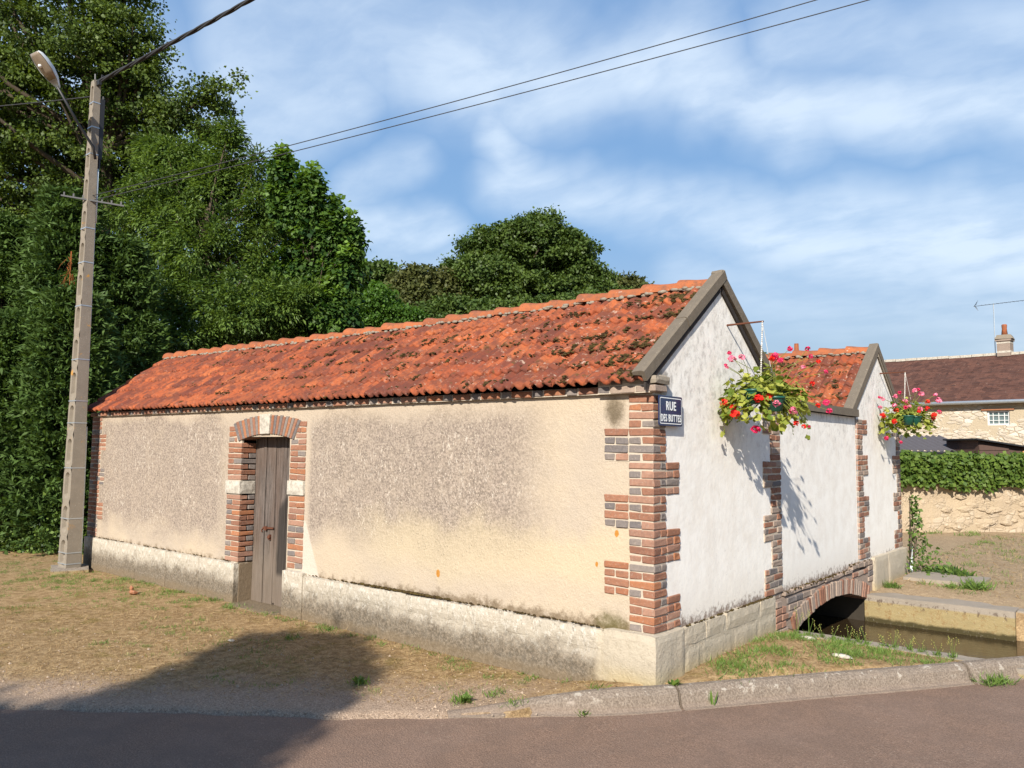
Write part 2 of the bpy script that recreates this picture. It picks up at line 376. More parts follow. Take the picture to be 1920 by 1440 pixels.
def f_cement(g):
    p = g.pos(); n = g.noise(p, 18, 6, 0.7)
    c = g.mix(n, (0.30, 0.255, 0.20), (0.19, 0.165, 0.13))
    c = g.mix(g.ss(g.noise(p, 60, 4, 0.7), 0.6, 0.7, 0, 0.5), c, (0.42, 0.38, 0.30))
    return c, g.bump(n, 0.7, 0.01)
M_cement = material('old_cement', f_cement, 0.95, 0.1)
def f_moss(g):
    p = g.pos(); r = g.island(); n = g.noise(p, 90, 4, 0.7)
    c = g.mix(r, (0.050, 0.032, 0.020), (0.105, 0.078, 0.028))
    return g.mix(g.ss(n, 0.4, 0.7, 0, 0.6), c, (0.03, 0.022, 0.012)), g.bump(n, 0.9, 0.01)
M_moss = material('dry_moss', f_moss, 1.0, 0.0)
def f_barge(g):
    p = g.pos(); n = g.noise(g.scl(p, 1, 1, 1), 12, 6, 0.7)
    c = g.mix(n, (0.185, 0.152, 0.115), (0.115, 0.097, 0.076))
    c = g.mix(g.ss(g.noise(p, 50, 5, 0.75), 0.58, 0.7, 0, 0.6), c, (0.38, 0.34, 0.27))
    c = g.mix(g.ss(g.noise(p, 9, 5, 0.7), 0.6, 0.75, 0, 0.5), c, (0.09, 0.085, 0.05))
    return c, g.bump(n, 0.5, 0.01)
M_barge = material('grey_verge_board', f_barge, 0.9, 0.15)
def f_wood(g):
    p = g.pos(); x, y, z = g.sep(p)[:3]
    grain = g.noise(g.scl(p, 1, 1, 0.045), 70, 7, 0.78, 0.4); big = g.noise(g.scl(p, 1, 1, 0.3), 5, 5, 0.6)
    c = g.mix(g.ss(grain, 0.3, 0.7), (0.030, 0.024, 0.021), (0.20, 0.165, 0.145))
    c = g.mix(g.ss(big, 0.35, 0.65, 0, 0.5), c, (0.115, 0.075, 0.055))
    lo = g.ss(z, 0.75, 0.2); c = g.mix(g.m('MULTIPLY', lo, 0.5), c, (0.20, 0.16, 0.12))
    xx = g.m('ADD', x, g.m('MULTIPLY', g.noise(g.scl(p, 1, 1, 0.2), 20, 3), 0.06))
    dark_patch = g.m('MULTIPLY', g.ss(g.m('ADD', xx, g.m('MULTIPLY', z, 0.0)), -4.86, -4.80), g.m('MULTIPLY', g.ss(g.m('ADD', z, g.m('MULTIPLY', g.m('ADD', x, 4.7), -0.9)), 1.12, 1.0), g.ss(z, 0.16, 0.24)))  # darker patch on the lower right of the planks
    c = g.mix(g.m('MULTIPLY', dark_patch, 0.82), c, (0.025, 0.022, 0.02))
    return c, g.bump(grain, 0.9, 0.008)
M_wood = material('weathered_door_wood', f_wood, 0.85, 0.2)
def f_asph(g):
    p = g.pos(); f = g.noise(p, 120, 4, 0.8); n = g.noise(p, 1.6, 5, 0.6)
    c = g.mix(g.ss(f, 0.33, 0.67), (0.125, 0.078, 0.055), (0.305, 0.200, 0.142))
    c = g.mix(g.ss(n, 0.35, 0.7, 0, 0.35), c, (0.235, 0.165, 0.130))
    sp = g.m('MULTIPLY', g.ss(g.vor(p, 75), 0.14, 0.08), g.ss(g.noise(p, 14, 2), 0.55, 0.62))
    c = g.mix(g.m('MULTIPLY', sp, 0.7), c, (0.55, 0.47, 0.40))
    dk = g.m('MULTIPLY', g.ss(g.vor(g.vm('ADD', p, (3, 1, 0)), 90), 0.2, 0.1), 0.5)
    c = g.mix(dk, c, (0.07, 0.05, 0.045))
    c = g.mix(g.ss(g.noise(p, 4.5, 5, 0.65), 0.42, 0.62, 0, 0.30), c, (0.14, 0.098, 0.075))
    grit = g.m('MULTIPLY', g.ss(g.noise(p, 30, 5, 0.75), 0.55, 0.66), g.ss(g.noise(p, 0.9, 3, 0.6), 0.45, 0.6))
    c = g.mix(g.m('MULTIPLY', grit, 0.45), c, (0.36, 0.27, 0.20))
    return c, g.bump(g.m('ADD', f, g.m('MULTIPLY', g.vor(p, 90), 0.8)), 0.8, 0.006)
M_asph = material('reddish_asphalt', f_asph, 0.9, 0.25)
def f_ground(g):
    p = g.pos(); x, y, z = g.sep(p)[:3]
    s = g.m('ADD', g.m('MULTIPLY', g.m('ADD', x, 0.94), -0.625), g.m('MULTIPLY', g.m('ADD', y, 1.09), 0.78))
    n = g.noise(p, 2.2, 6, 0.65); n2 = g.noise(p, 13, 6, 0.7); f = g.noise(p, 110, 3, 0.65)
    straw = g.mix(g.ss(n2, 0.35, 0.65), (0.43, 0.300, 0.160), (0.26, 0.170, 0.085))
    grv = g.mix(g.ss(f, 0.35, 0.65), (0.30, 0.215, 0.150), (0.46, 0.345, 0.255))
    edge = g.ss(g.m('ADD', s, g.m('MULTIPLY', g.m('SUBTRACT', n, 0.5), 1.3)), 0.95, 0.25)
    edge = g.m('MULTIPLY', edge, g.ss(x, -0.5, -1.0))
    c = g.mix(edge, straw, grv)
    mossy = g.m('MULTIPLY', g.ss(g.noise(g.vm('ADD', p, (4, 2, 0)), 3.2, 5, 0.7), 0.52, 0.68), g.m('SUBTRACT', 1.0, edge))
    c = g.mix(g.m('MULTIPLY', mossy, 0.60), c, (0.19, 0.145, 0.04))
    yard = g.ss(y, 4.8, 5.3)
    c = g.mix(g.m('MULTIPLY', yard, 0.6), c, g.mix(n2, (0.46, 0.36, 0.25), (0.34, 0.25, 0.165)))
    c = g.mix(1.0, c, g.ramp(g.noise(p, 60, 5, 0.8), [(0.32, (0.55, 0.52, 0.50)), (0.5, (1.0, 1.0, 1.0)), (0.68, (1.35, 1.35, 1.35))]), 'MULTIPLY')
    sp = g.m('MULTIPLY', g.ss(g.vor(p, 60), 0.2, 0.1), g.ss(g.noise(p, 8, 2), 0.5, 0.6))
    c = g.mix(g.m('MULTIPLY', sp, 0.5), c, (0.55, 0.46, 0.36))
    far = g.ss(g.vm('LENGTH', p), 30, 60)
    c = g.mix(far, c, (0.10, 0.13, 0.045))
    return c, g.bump(g.m('ADD', f, g.m('MULTIPLY', n2, 1.2)), 0.9, 0.015)
M_ground = material('dry_ground', f_ground, 1.0, 0.05)
def f_kerb(g):
    p = g.pos(); z = g.sep(p)[2]; n = g.noise(p, 11, 6, 0.75); f = g.noise(p, 80, 4, 0.7)
    c = g.mix(g.ss(f, 0.35, 0.65), (0.17, 0.135, 0.105), (0.30, 0.245, 0.195))
    w = g.m('MULTIPLY', g.ss(n, 0.56, 0.63), g.ss(z, -0.10, -0.03))
    c = g.mix(g.m('MULTIPLY', w, 0.7), c, (0.50, 0.45, 0.38))
    c = g.mix(g.ss(z, -0.07, -0.125, 0.0, 0.4), c, (0.26, 0.19, 0.145))
    blob = g.m('MULTIPLY', g.m('MULTIPLY', g.ss(g.m('ADD', g.vor(p, 5.0), g.m('MULTIPLY', g.noise(p, 30, 4), .12)), 0.27, 0.19), g.ss(g.noise(p, 1.7, 2), .48, .56)), g.ss(z, -0.10, -0.04))
    c = g.mix(g.m('MULTIPLY', blob, 0.65), c, (0.58, 0.50, 0.43))
    return c, g.bump(g.m('ADD', f, n), 0.9, 0.012)
M_kerb = material('kerb_concrete', f_kerb, 0.95, 0.1)
def f_slab(g):
    p = g.pos(); z = g.sep(p)[2]; n = g.noise(p, 4, 6, 0.7); f = g.noise(p, 60, 4, 0.7)
    c = g.mix(n, (0.34, 0.29, 0.235), (0.22, 0.19, 0.155))
    side = g.ss(z, -0.085, -0.11)
    yel = g.mix(g.noise(g.scl(p, 1, 1, 3), 9, 5, 0.7), (0.36, 0.285, 0.145), (0.22, 0.175, 0.09))
    yel = g.mix(g.ss(g.noise(p, 12, 6, .8), .5, .65, 0, .6), yel, (0.20, 0.10, 0.035))
    wet = g.ss(g.m('ADD', z, g.m('MULTIPLY', g.noise(p, 9, 5, .7), 0.07)), -0.225, -0.265)
    yel = g.mix(wet, yel, (0.055, 0.045, 0.02))
    c = g.mix(side, c, yel)
    dk = g.m('MULTIPLY', g.ss(g.noise(g.scl(p, 1, 1, 0.6), 16, 6, 0.75), 0.52, 0.6), g.m('MULTIPLY', g.ss(z, -0.05, -0.08), g.ss(z, -0.16, -0.12)))
    c = g.mix(g.m('MULTIPLY', dk, 0.8), c, (0.09, 0.06, 0.045))
    c = g.mix(g.ss(f, 0.6, 0.7, 0, 0.35), c, (0.5, 0.45, 0.38))
    return c, g.bump(g.m('ADD', f, n), 0.6, 0.01)
M_slab = material('channel_concrete', f_slab, 0.9, 0.15)
M_culvert_shade = None
def f_water(g):
    p = g.pos()
    return (0.030, 0.020, 0.010), g.bump(g.noise(g.scl(p, 1, 2.2, 1), 9, 3, 0.5), 0.16, 0.02)
M_water = bpy.data.materials.new('brown_water'); M_water.use_nodes = True
_b = M_water.node_tree.nodes['Principled BSDF']; _g = G(M_water.node_tree); _c, _n = f_water(_g)
_b.inputs['Base Color'].default_value = (*_c, 1); _g.put(_b.inputs['Normal'], _n); _b.inputs['Roughness'].default_value = 0.06; _b.inputs['IOR'].default_value = 1.33
def f_conc(g):                                        # the pole
    p = g.pos(); n = g.noise(p, 9, 6, 0.7); f = g.noise(p, 70, 4, 0.7)
    c = g.mix(n, (0.285, 0.245, 0.195), (0.175, 0.150, 0.120))
    c = g.mix(g.ss(f, 0.58, 0.7, 0, 0.5), c, (0.52, 0.48, 0.42))
    c = g.mix(g.m('MULTIPLY', g.ss(g.noise(p, 5.5, 6, 0.75), 0.60, 0.67), g.ss(g.sep(p)[2], 0.8, 3.0, 0.3, 0.9)), c, (0.48, 0.24, 0.045))
    return c, g.bump(f, 0.5, 0.006)
M_conc = material('pole_concrete', f_conc, 0.9, 0.15)
def flat(name, c, rough=0.6, spec=0.4, metal=0.0, var=0.25, sc_=20):
    def f(g):
        n = g.noise(g.pos(), sc_, 5, 0.65)
        return g.mix(n, tuple(k * (1 - var) for k in c), tuple(min(1, k * (1 + var)) for k in c))
    return material(name, f, rough, spec, metal)
M_metal = flat('galvanised_metal', (0.45, 0.48, 0.50), 0.4, 0.5, 0.6)
M_dmetal = flat('dark_metal', (0.03, 0.03, 0.032), 0.5, 0.5, 0.3)
M_culvert_shade = flat('culvert_shade_stone', (0.035, 0.028, 0.02), 0.6, 0.3)  # near-black colour stands in for the shade inside the culvert
M_pipe = flat('white_conduit', (0.62, 0.68, 0.70), 0.5, 0.4, 0.0, 0.1)
M_cable = flat('black_cable', (0.035, 0.035, 0.037), 0.6, 0.3)
M_lampw = flat('lamp_housing_grey', (0.62, 0.63, 0.62), 0.4, 0.5, 0.0, 0.12)
M_rust = flat('rusty_iron', (0.12, 0.045, 0.025), 0.8, 0.3, 0.2, 0.4, 60)
M_blue = flat('blue_enamel', (0.012, 0.020, 0.075), 0.18, 0.6, 0.0, 0.08)
M_enw = flat('white_enamel', (0.78, 0.80, 0.80), 0.3, 0.5, 0.0, 0.04)
M_potg = flat('green_plastic', (0.008, 0.070, 0.048), 0.4, 0.5, 0.0, 0.15)
M_string = flat('pale_chain', (0.62, 0.60, 0.55), 0.4, 0.6, 0.3, 0.2)
M_bark = material('bark', lambda g: (g.mix(g.noise(g.scl(g.pos(), 1, 1, 0.2), 9, 6, 0.7), (0.11, 0.085, 0.06), (0.05, 0.04, 0.03)), g.bump(g.noise(g.scl(g.pos(), 1, 1, 0.2), 20, 5, 0.7), 0.8, 0.02)), 0.95, 0.1)
M_glassl = flat('lamp_glass', (0.25, 0.20, 0.15), 0.15, 0.5, 0.0, 0.2)

def leaf_mat(name, a, b, trans=0.35, rough=0.45, spec=0.35):
    m = bpy.data.materials.new(name); m.use_nodes = True; nt = m.node_tree; g = G(nt)
    p = nt.nodes['Principled BSDF']; out = nt.nodes['Material Output']
    t = g.attr('tint')
    c = g.mix(t, a, b)
    g.put(p.inputs['Base Color'], c); p.inputs['Roughness'].default_value = rough; p.inputs['Specular IOR Level'].default_value = spec
    tr = g.new('ShaderNodeBsdfTranslucent'); g.put(tr.inputs['Color'], g.hsv(c, 0.485, 1.15, 1.3))
    mx = g.new('ShaderNodeMixShader'); mx.inputs[0].default_value = trans
    nt.links.new(p.outputs[0], mx.inputs[1]); nt.links.new(tr.outputs[0], mx.inputs[2]); nt.links.new(mx.outputs[0], out.inputs['Surface'])
    return m
L_alder = leaf_mat('alder_leaf', (0.016, 0.038, 0.007), (0.135, 0.195, 0.036), 0.3, 0.55, 0.3)
L_ash = leaf_mat('ash_leaf', (0.022, 0.056, 0.013), (0.175, 0.265, 0.055), 0.35, 0.45, 0.35)
L_maple = leaf_mat('maple_leaf', (0.020, 0.058, 0.012), (0.21, 0.35, 0.060), 0.4, 0.5, 0.3)
L_con = leaf_mat('conifer_spray', (0.014, 0.038, 0.010), (0.105, 0.175, 0.040), 0.25, 0.6, 0.25)
L_lime = leaf_mat('lime_leaf', (0.026, 0.056, 0.012), (0.125, 0.185, 0.038), 0.3, 0.5, 0.3)
L_oak = leaf_mat('olive_leaf', (0.050, 0.070, 0.018), (0.135, 0.140, 0.045), 0.3, 0.55, 0.25)
L_bright = leaf_mat('bright_leaf', (0.035, 0.090, 0.015), (0.120, 0.230, 0.035), 0.4, 0.5, 0.3)
L_ivy = leaf_mat('ivy_leaf', (0.030, 0.075, 0.012), (0.150, 0.215, 0.035), 0.25, 0.55, 0.25)
L_ger = leaf_mat('geranium_leaf', (0.085, 0.150, 0.018), (0.400, 0.420, 0.085), 0.35, 0.5, 0.3)
L_grass = leaf_mat('green_grass', (0.070, 0.135, 0.025), (0.200, 0.290, 0.070), 0.35, 0.5, 0.3)
L_straw = leaf_mat('dry_straw', (0.20, 0.12, 0.05), (0.52, 0.39, 0.20), 0.2, 0.7, 0.1)
L_red = leaf_mat('red_petal', (0.62, 0.012, 0.010), (0.78, 0.045, 0.020), 0.25, 0.5, 0.2)
L_pink = leaf_mat('pink_petal', (0.80, 0.13, 0.26), (0.88, 0.40, 0.50), 0.25, 0.5, 0.2)
L_crim = leaf_mat('crimson_petal', (0.62, 0.02, 0.10), (0.80, 0.08, 0.20), 0.25, 0.5, 0.2)

# ------------------------------------------------------------------ foliage
def unit(a): return a / np.maximum(np.linalg.norm(a, axis=1, keepdims=True), 1e-9)
def leaf_object(name, P, A, N, size, aspect, tint, mat, parent=None, fold=0.12, **props):
    """one kite-shaped leaf per row: P base point, A axis, N rough normal"""
    n = len(P); A = unit(A); S = unit(np.cross(A, N)); N2 = np.cross(S, A)
    size = np.broadcast_to(np.asarray(size, float), (n,))[:, None]; w = size * aspect * 0.5
    V = np.empty((n, 4, 3))
    V[:, 0] = P; V[:, 1] = P + A * size * 0.45 + S * w + N2 * size * fold
    V[:, 2] = P + A * size - N2 * size * fold * 0.6; V[:, 3] = P + A * size * 0.45 - S * w + N2 * size * fold
    me = bpy.data.meshes.new(name)
    me.vertices.add(n * 4); me.vertices.foreach_set('co', V.reshape(-1).astype(np.float32))
    me.loops.add(n * 4); me.loops.foreach_set('vertex_index', np.arange(n * 4, dtype=np.int32))
    me.polygons.add(n); me.polygons.foreach_set('loop_start', np.arange(0, n * 4, 4, dtype=np.int32))
    me.polygons.foreach_set('loop_total', np.full(n, 4, dtype=np.int32))
    at = me.attributes.new('tint', 'FLOAT', 'POINT'); at.data.foreach_set('value', np.repeat(np.clip(tint, 0, 1), 4).astype(np.float32))
    me.update(calc_edges=True); me.materials.append(mat)
    return link(name, me, None, parent, **props)
def rdir(n): return unit(rng.normal(size=(n, 3)))

def crown(name, blobs, nclump, per, leaf, clump_r, mat, parent, aspect=0.75, flatz=0.6, style='broad', shell=0.4, tipt=0.0, base_t=0.0, **props):
    w = np.array([(b[1][0] * b[1][1] * b[1][2]) ** (2 / 3) * (b[2] if len(b) > 2 else 1) for b in blobs]); w /= w.sum()
    idx = rng.choice(len(blobs), nclump, p=w)
    c = np.array([b[0] for b in blobs], float)[idx]; r = np.array([b[1] for b in blobs], float)[idx]
    d = rdir(nclump); rf = rng.random(nclump) ** shell
    C0 = c + d * rf[:, None] * r * (1 + 0.10 * rng.normal(size=(nclump, 1)))
    ct = rng.random(nclump); cs = clump_r * (0.6 + 0.8 * rng.random(nclump))
    k = np.repeat(np.arange(nclump), per); n = len(k)
    off = rng.normal(size=(n, 3)) * np.array([1, 1, flatz]); off *= (0.55 + 0.0 * off)
    P = C0[k] + off * cs[k][:, None]
    out = unit(off + d[k] * 0.5 + 1e-6)
    if style == 'broad':
        A = out * 0.6 + rdir(n) * 0.8 + np.array([0, 0, -0.25]); N = d[k] * 0.5 + np.array([0, 0, 0.7]) + rdir(n) * 0.9
    elif style == 'ash':
        A = out * 1.0 + rdir(n) * 0.35 + np.array([0, 0, -0.35]); N = np.array([0, 0, 0.8]) + rdir(n) * 0.7
    elif style == 'conifer':
        A = d[k] * np.array([1, 1, 0.3]) + rdir(n) * 0.55 + np.array([0, 0, 0.25]); N = rdir(n)
    elif style == 'upright':
        A = out * 0.8 + rdir(n) * 0.5 + np.array([0, 0, -0.45]); N = d[k] * 0.7 + np.array([0, 0, 0.6]) + rdir(n) * 0.6
    relz = (P[:, 2] - (c - r)[k][:, 2]) / (2 * r[k][:, 2])
    t = base_t + 0.50 * ct[k] + 0.32 * rng.random(n) + tipt * np.clip((relz - 0.80) / 0.2, 0, 1)
    if tipt == 0: t = t + 0.1
    return leaf_object(name, P, A, N, leaf * (0.6 + 0.8 * rng.random(n)), aspect, t, mat, parent, **props), C0

def limbs(name, base, top, r0, targets, mat, parent, r1=0.05, nsub=40, lean=0.0, seed=1, z_lo=0.25):
    rr = random.Random(seed); mb = MB(); base = Vector(base); top = Vector(top)
    pts = []; n = 9
    for i in range(n):
        t = i / (n - 1); p = base.lerp(top, t)
        pts.append(p + Vector((math.sin(t * 5 + seed), math.cos(t * 4 + seed), 0)) * 0.25 * r0 * 4 * t * (1 - t) * 4)
    mb.tube(pts, [r0 * (1 - 0.85 * i / (n - 1)) + r1 * 0.4 for i in range(n)], 8)
    T = [Vector(t) for t in targets]
    for t in rr.sample(T, min(nsub, len(T))):
        f = max(z_lo, min(0.92, ((t - base).dot(top - base)) / (top - base).length_squared - 0.18)); s = base.lerp(top, f)
        i = min(n - 1, int(round(f * (n - 1)))); s = pts[i]
        mid = s.lerp(t, 0.5) + Vector((rr.uniform(-.2, .2), rr.uniform(-.2, .2), -0.05 * (t - s).length))
        L = (t - s).length; ra = max(0.012, r0 * 0.28 * min(1, L / 3))
        mb.tube([s, s.lerp(mid, .5), mid, mid.lerp(t, .55), t], [ra, ra * .8, ra * .6, ra * .4, ra * .15], 5, False)
    return mb.build(name, mat, parent, smooth=True)

def tree(name, label, cat, base, top, r0, blobs, nclump, per, leaf, clump_r, lmat, group=None, seed=1, nsub=40, **kw):
    if base is None:                                  # trunk under the middle of its crown
        m_ = np.mean([b[0] for b in blobs], 0); hi = sorted(b[0][2] for b in blobs)[int(len(blobs) * .6)]; base = (float(m_[0]), float(m_[1]), -.05); top = (float(m_[0]), float(m_[1]), float(hi))
    t = thing(name, label, cat, base, group)
    c, C0 = crown('crown', blobs, nclump, per, leaf, clump_r, lmat, t, **kw); fix(c, t)
    tr = limbs('trunk', base, top, r0, [tuple(x) for x in C0], M_bark, t, nsub=nsub, seed=seed); fix(tr, t)
    return t

# ------------------------------------------------------------------ terrain and road
EDGE = [(-60, -47.0), (-30, -23.6), (-12, -9.9), (-6, -5.15), (-3.27, -2.99), (-2.4, -2.32), (-1.53, -1.70), (-0.92, -1.17),
        (-0.46, -0.78), (-0.21, -0.53), (0.32, 0.10), (0.72, 0.76), (1.01, 1.19), (1.51, 1.90), (1.90, 2.52), (3.2, 4.55), (6.2, 9.2), (20, 30), (50, 76)]
def sdist(x, y):                                      # signed distance to the road edge, + on the yard side
    best = np.full(np.shape(x), 1e9); sg = np.ones(np.shape(x))
    for (ax, ay), (bx, by) in zip(EDGE[:-1], EDGE[1:]):
        dx, dy = bx - ax, by - ay; L2 = dx * dx + dy * dy
        t = np.clip(((x - ax) * dx + (y - ay) * dy) / L2, 0, 1)
        px, py = ax + t * dx, ay + t * dy; dd = np.hypot(x - px, y - py)
        s = np.sign(dx * (y - ay) - dy * (x - ax))
        m = dd < best; best = np.where(m, dd, best); sg = np.where(m, s, sg)
    return best * sg
def sm(x, a, b):
    t = np.clip((x - a) / (b - a), 0, 1); return t * t * (3 - 2 * t)
def roadz(x, y): return -0.165 + 0.035 * sm(x, -1.2, 0.3)
def g0(x, y):                                         # ground height of the yard
    z = -0.140 + 0.125 * sm(x, -0.95, -0.05)
    z = z + 0.05 * sm(x, -0.1, 0.2) * sm(y, 0.3, 1.2) * (1 - sm(x, 0.3, 0.9)) * (1 - sm(y, 1.9, 2.4))
    z = z - 0.045 * sm(y, 1.6, 2.4) * (1 - sm(y, 4.8, 5.6)) * sm(x, -0.1, 0.2)
    z = z + (0.02 - z) * sm(y, 5.0, 6.5)
    return z
def gz(x, y): return float(g0(np.float64(x), np.float64(y)))

def axis_lines(lo, hi, step, snaps, far):
    a = list(np.arange(lo, hi + 1e-6, step))
    a = [v for v in a if all(abs(v - s) > step * 0.45 for s in snaps)] + list(snaps)
    ext = [hi + 0.4, hi + 1, hi + 2, hi + 4, hi + 8, hi + 15, hi + 30, hi + 60, hi + 120, far]
    ext2 = [lo - 0.4, lo - 1, lo - 2, lo - 4, lo - 8, lo - 15, lo - 30, lo - 60, lo - 120, -far]
    return np.array(sorted(a + ext + ext2))
def build_ground():
    X = axis_lines(-12, 4.4, 0.07, [-6.0, 4.0], 900); Y = axis_lines(-4.0, 16, 0.07, [2.50, 2.53, 4.93, 4.96], 900)
    gx, gy = np.meshgrid(X, Y); z = g0(gx, gy)
    s = sdist(gx, gy)
    nzv = np.zeros_like(z); near = (np.abs(gx + 4) < 9) & (np.abs(gy - 6) < 11)
    it = np.argwhere(near)
    for j, i in it:
        x, y = gx[j, i], gy[j, i]
        nzv[j, i] = 0.011 * mnoise.noise(Vector((x * 2.6, y * 2.6, 0))) + 0.006 * mnoise.noise(Vector((x * 11, y * 11, 3)))
    # flush with the road where there is no kerb, behind the kerb otherwise
    k = 1 - sm(gx, -0.75, -0.35)
    blend = (1 - sm(s, 0.0, 0.5)) * k
    z = z * (1 - blend) + (roadz(gx, gy) + 0.012) * blend + nzv
    z = np.where(s < 0.03, roadz(gx, gy) - 0.06, z)
    z = np.where((s < 0.17) & (gx > -0.5), roadz(gx, gy) - 0.06, z)
    ch = (gx > -6.01) & (gx < 4.01) & (gy > 2.51) & (gy < 4.95)
    z = np.where(ch, -0.85, z)
    inside = (gx > -9.0) & (gx < -0.1) & (gy > 0.1) & (gy < 6.5) & ~ch
    z = np.where(inside, z - 0.02, z)
    ny, nx = z.shape; V = np.stack([gx, gy, z], -1).reshape(-1, 3)
    a = (np.arange(ny - 1)[:, None] * nx + np.arange(nx - 1)[None, :]).reshape(-1)
    F = np.stack([a, a + 1, a + nx + 1, a + nx], 1)
    me = bpy.data.meshes.new('ground'); me.from_pydata(V.tolist(), [], F.tolist())
    me.polygons.foreach_set('use_smooth', [True] * len(me.polygons)); me.update()
    link('ground', me, M_ground, kind='structure')
build_ground()

def edge_points(step=0.08):
    out = []
    for (a, b) in zip(EDGE[:-1], EDGE[1:]):
        L = math.dist(a, b); n = max(1, int(L / (step if L < 6 else 1.0)))
        for i in range(n): out.append((a[0] + (b[0] - a[0]) * i / n, a[1] + (b[1] - a[1]) * i / n))
    out.append(EDGE[-1]); return out
def build_road():
    E = edge_points(); mb = MB(); offs = [0, 0.3, 1.0, 2.5, 5.0, 9.0]
    for i, (x, y) in enumerate(E):
        jit = (0.045 * nz(x, y, 0, 3.1) + 0.02 * nz(x, y, 0, 13)) if x < -0.5 else 0.0
        for o in offs:
            X = x + (o + (jit if o == 0 else 0)) * 0.55; Y = y - (o + (jit if o == 0 else 0)) * 0.835
            mb.v.append((X, Y, float(roadz(np.float64(x), y))))
    m = len(offs)
    for i in range(len(E) - 1):
        for k in range(m - 1):
            a = i * m + k; mb.f.append((a, a + 1, a + m + 1, a + m))
    mb.build('road', M_asph, smooth=True, recalc=False, kind='structure')
build_road()

# kerb of cast stones, tapering into the ground at its left end
def build_kerb():
    root = bpy.data.objects.new('kerb', None); COL.objects.link(root); root['kind'] = 'structure'
    line = [(-0.96, -1.08), (-0.83, -0.90), (-0.56, -0.65), (-0.28, -0.42), (-0.03, -0.14), (0.25, 0.26), (0.70, 0.94), (1.29, 1.80), (1.86, 2.68), (3.15, 4.72), (6.1, 9.4)]
    # resample
    P = []
    for a, b in zip(line[:-1], line[1:]):
        L = math.dist(a, b); n = max(1, int(L / 0.08))
        for i in range(n): P.append((a[0] + (b[0] - a[0]) * i / n, a[1] + (b[1] - a[1]) * i / n))
    P.append(line[-1])
    for _ in range(6): P = [P[0]] + [((P[i - 1][0] + P[i][0] * 2 + P[i + 1][0]) / 4, (P[i - 1][1] + P[i][1] * 2 + P[i + 1][1]) / 4) for i in range(1, len(P) - 1)] + [P[-1]]
    acc = [0]
    for a, b in zip(P[:-1], P[1:]): acc.append(acc[-1] + math.dist(a, b))
    cuts = [0, 1.55, 2.75, 4.02, 5.3, 6.6, 8.5, acc[-1] + 1]
    for c0, c1 in zip(cuts[:-1], cuts[1:]):
        idx = [i for i in range(len(P)) if c0 - 0.045 <= acc[i] <= c1 + 0.045]
        if len(idx) < 3: continue
        mb = MB(); prof_n = 0; rows = []
        for i in idx:
            a = P[max(0, i - 1)]; b = P[min(len(P) - 1, i + 1)]; t = Vector((b[0] - a[0], b[1] - a[1])).normalized(); nn = Vector((t.y, -t.x))
            top = -0.140 + 0.140 * float(sm(np.float64(acc[i]), -0.1, 1.2)); zr = float(roadz(np.float64(P[i][0]), 0)) + 0.002
            top = max(top, zr + 0.012)
            h = top - zr
            deep = -0.62 if P[i][1] > 2.2 else zr - 0.12
            wf = .5 + .5 * float(sm(np.float64(acc[i]), 0.0, 1.1)); prof = [(0.0, deep), (0.0, top - 0.012), (0.012, top), (0.065, top + 0.002), (0.095, top - 0.012 * h / .13), (0.118, top - 0.035 * h / .13), (0.135, zr + 0.028 * h / .13), (0.155, zr + 0.010), (0.178, zr + 0.004), (0.185, zr - 0.03)]; prof = [(o_ * wf, z_) for o_, z_ in prof]
            for (o, z) in prof:
                j = 0.006 * nz(P[i][0] * 9, P[i][1] * 9, z * 9) + 0.004 * nz(P[i][0] * 30, P[i][1] * 30, z * 30)
                e_ = (.0015 if i == idx[0] else -.0015 if i == idx[-1] else 0) + (max(0, c0 - acc[i]) if i == idx[0] else min(0, c1 - acc[i]) if i == idx[-1] else 0)
                mb.v.append((P[i][0] + nn.x * (o + j) + t.x * e_, P[i][1] + nn.y * (o + j) + t.y * e_, z + j * 0.8))
            prof_n = len(prof); rows.append(i)
        for r in range(len(rows) - 1):
            for k in range(prof_n - 1):
                a = r * prof_n + k; mb.f.append((a, a + prof_n, a + prof_n + 1, a + 1))
        mb.f.append(tuple(range(prof_n))); mb.f.append(tuple((len(rows) - 1) * prof_n + k for k in reversed(range(prof_n))))
        mb.build('kerb_stone', M_kerb, root, smooth=False)
    return P
KP = build_kerb()

# channel: two walls, coping, slabs, water
def rough_box(mb, x0, x1, y0, y1, z0, z1, step=0.12, amp=0.006, seed=0):
    nx = max(1, int((x1 - x0) / step)); ny = max(1, int((y1 - y0) / step)); nzs = max(1, int((z1 - z0) / step))
    def P(u, v, w):
        x = x0 + (x1 - x0) * u; y = y0 + (y1 - y0) * v; z = z0 + (z1 - z0) * w
        d = Vector((nz(x, y, z, 7, seed), nz(x, y, z, 7, seed + 9), nz(x, y, z, 7, seed + 21))) * amp
        return (x + d.x, y + d.y, z + d.z)
    mb.grid(nx, ny, lambda i, j: P(i / nx, j / ny, 1)); mb.grid(nx, nzs, lambda i, j: P(i / nx, 0, j / nzs)); mb.grid(nx, nzs, lambda i, j: P(1 - i / nx, 1, j / nzs))
    mb.grid(ny, nzs, lambda i, j: P(1, i / ny, j / nzs)); mb.grid(ny, nzs, lambda i, j: P(0, 1 - i / ny, j / nzs))
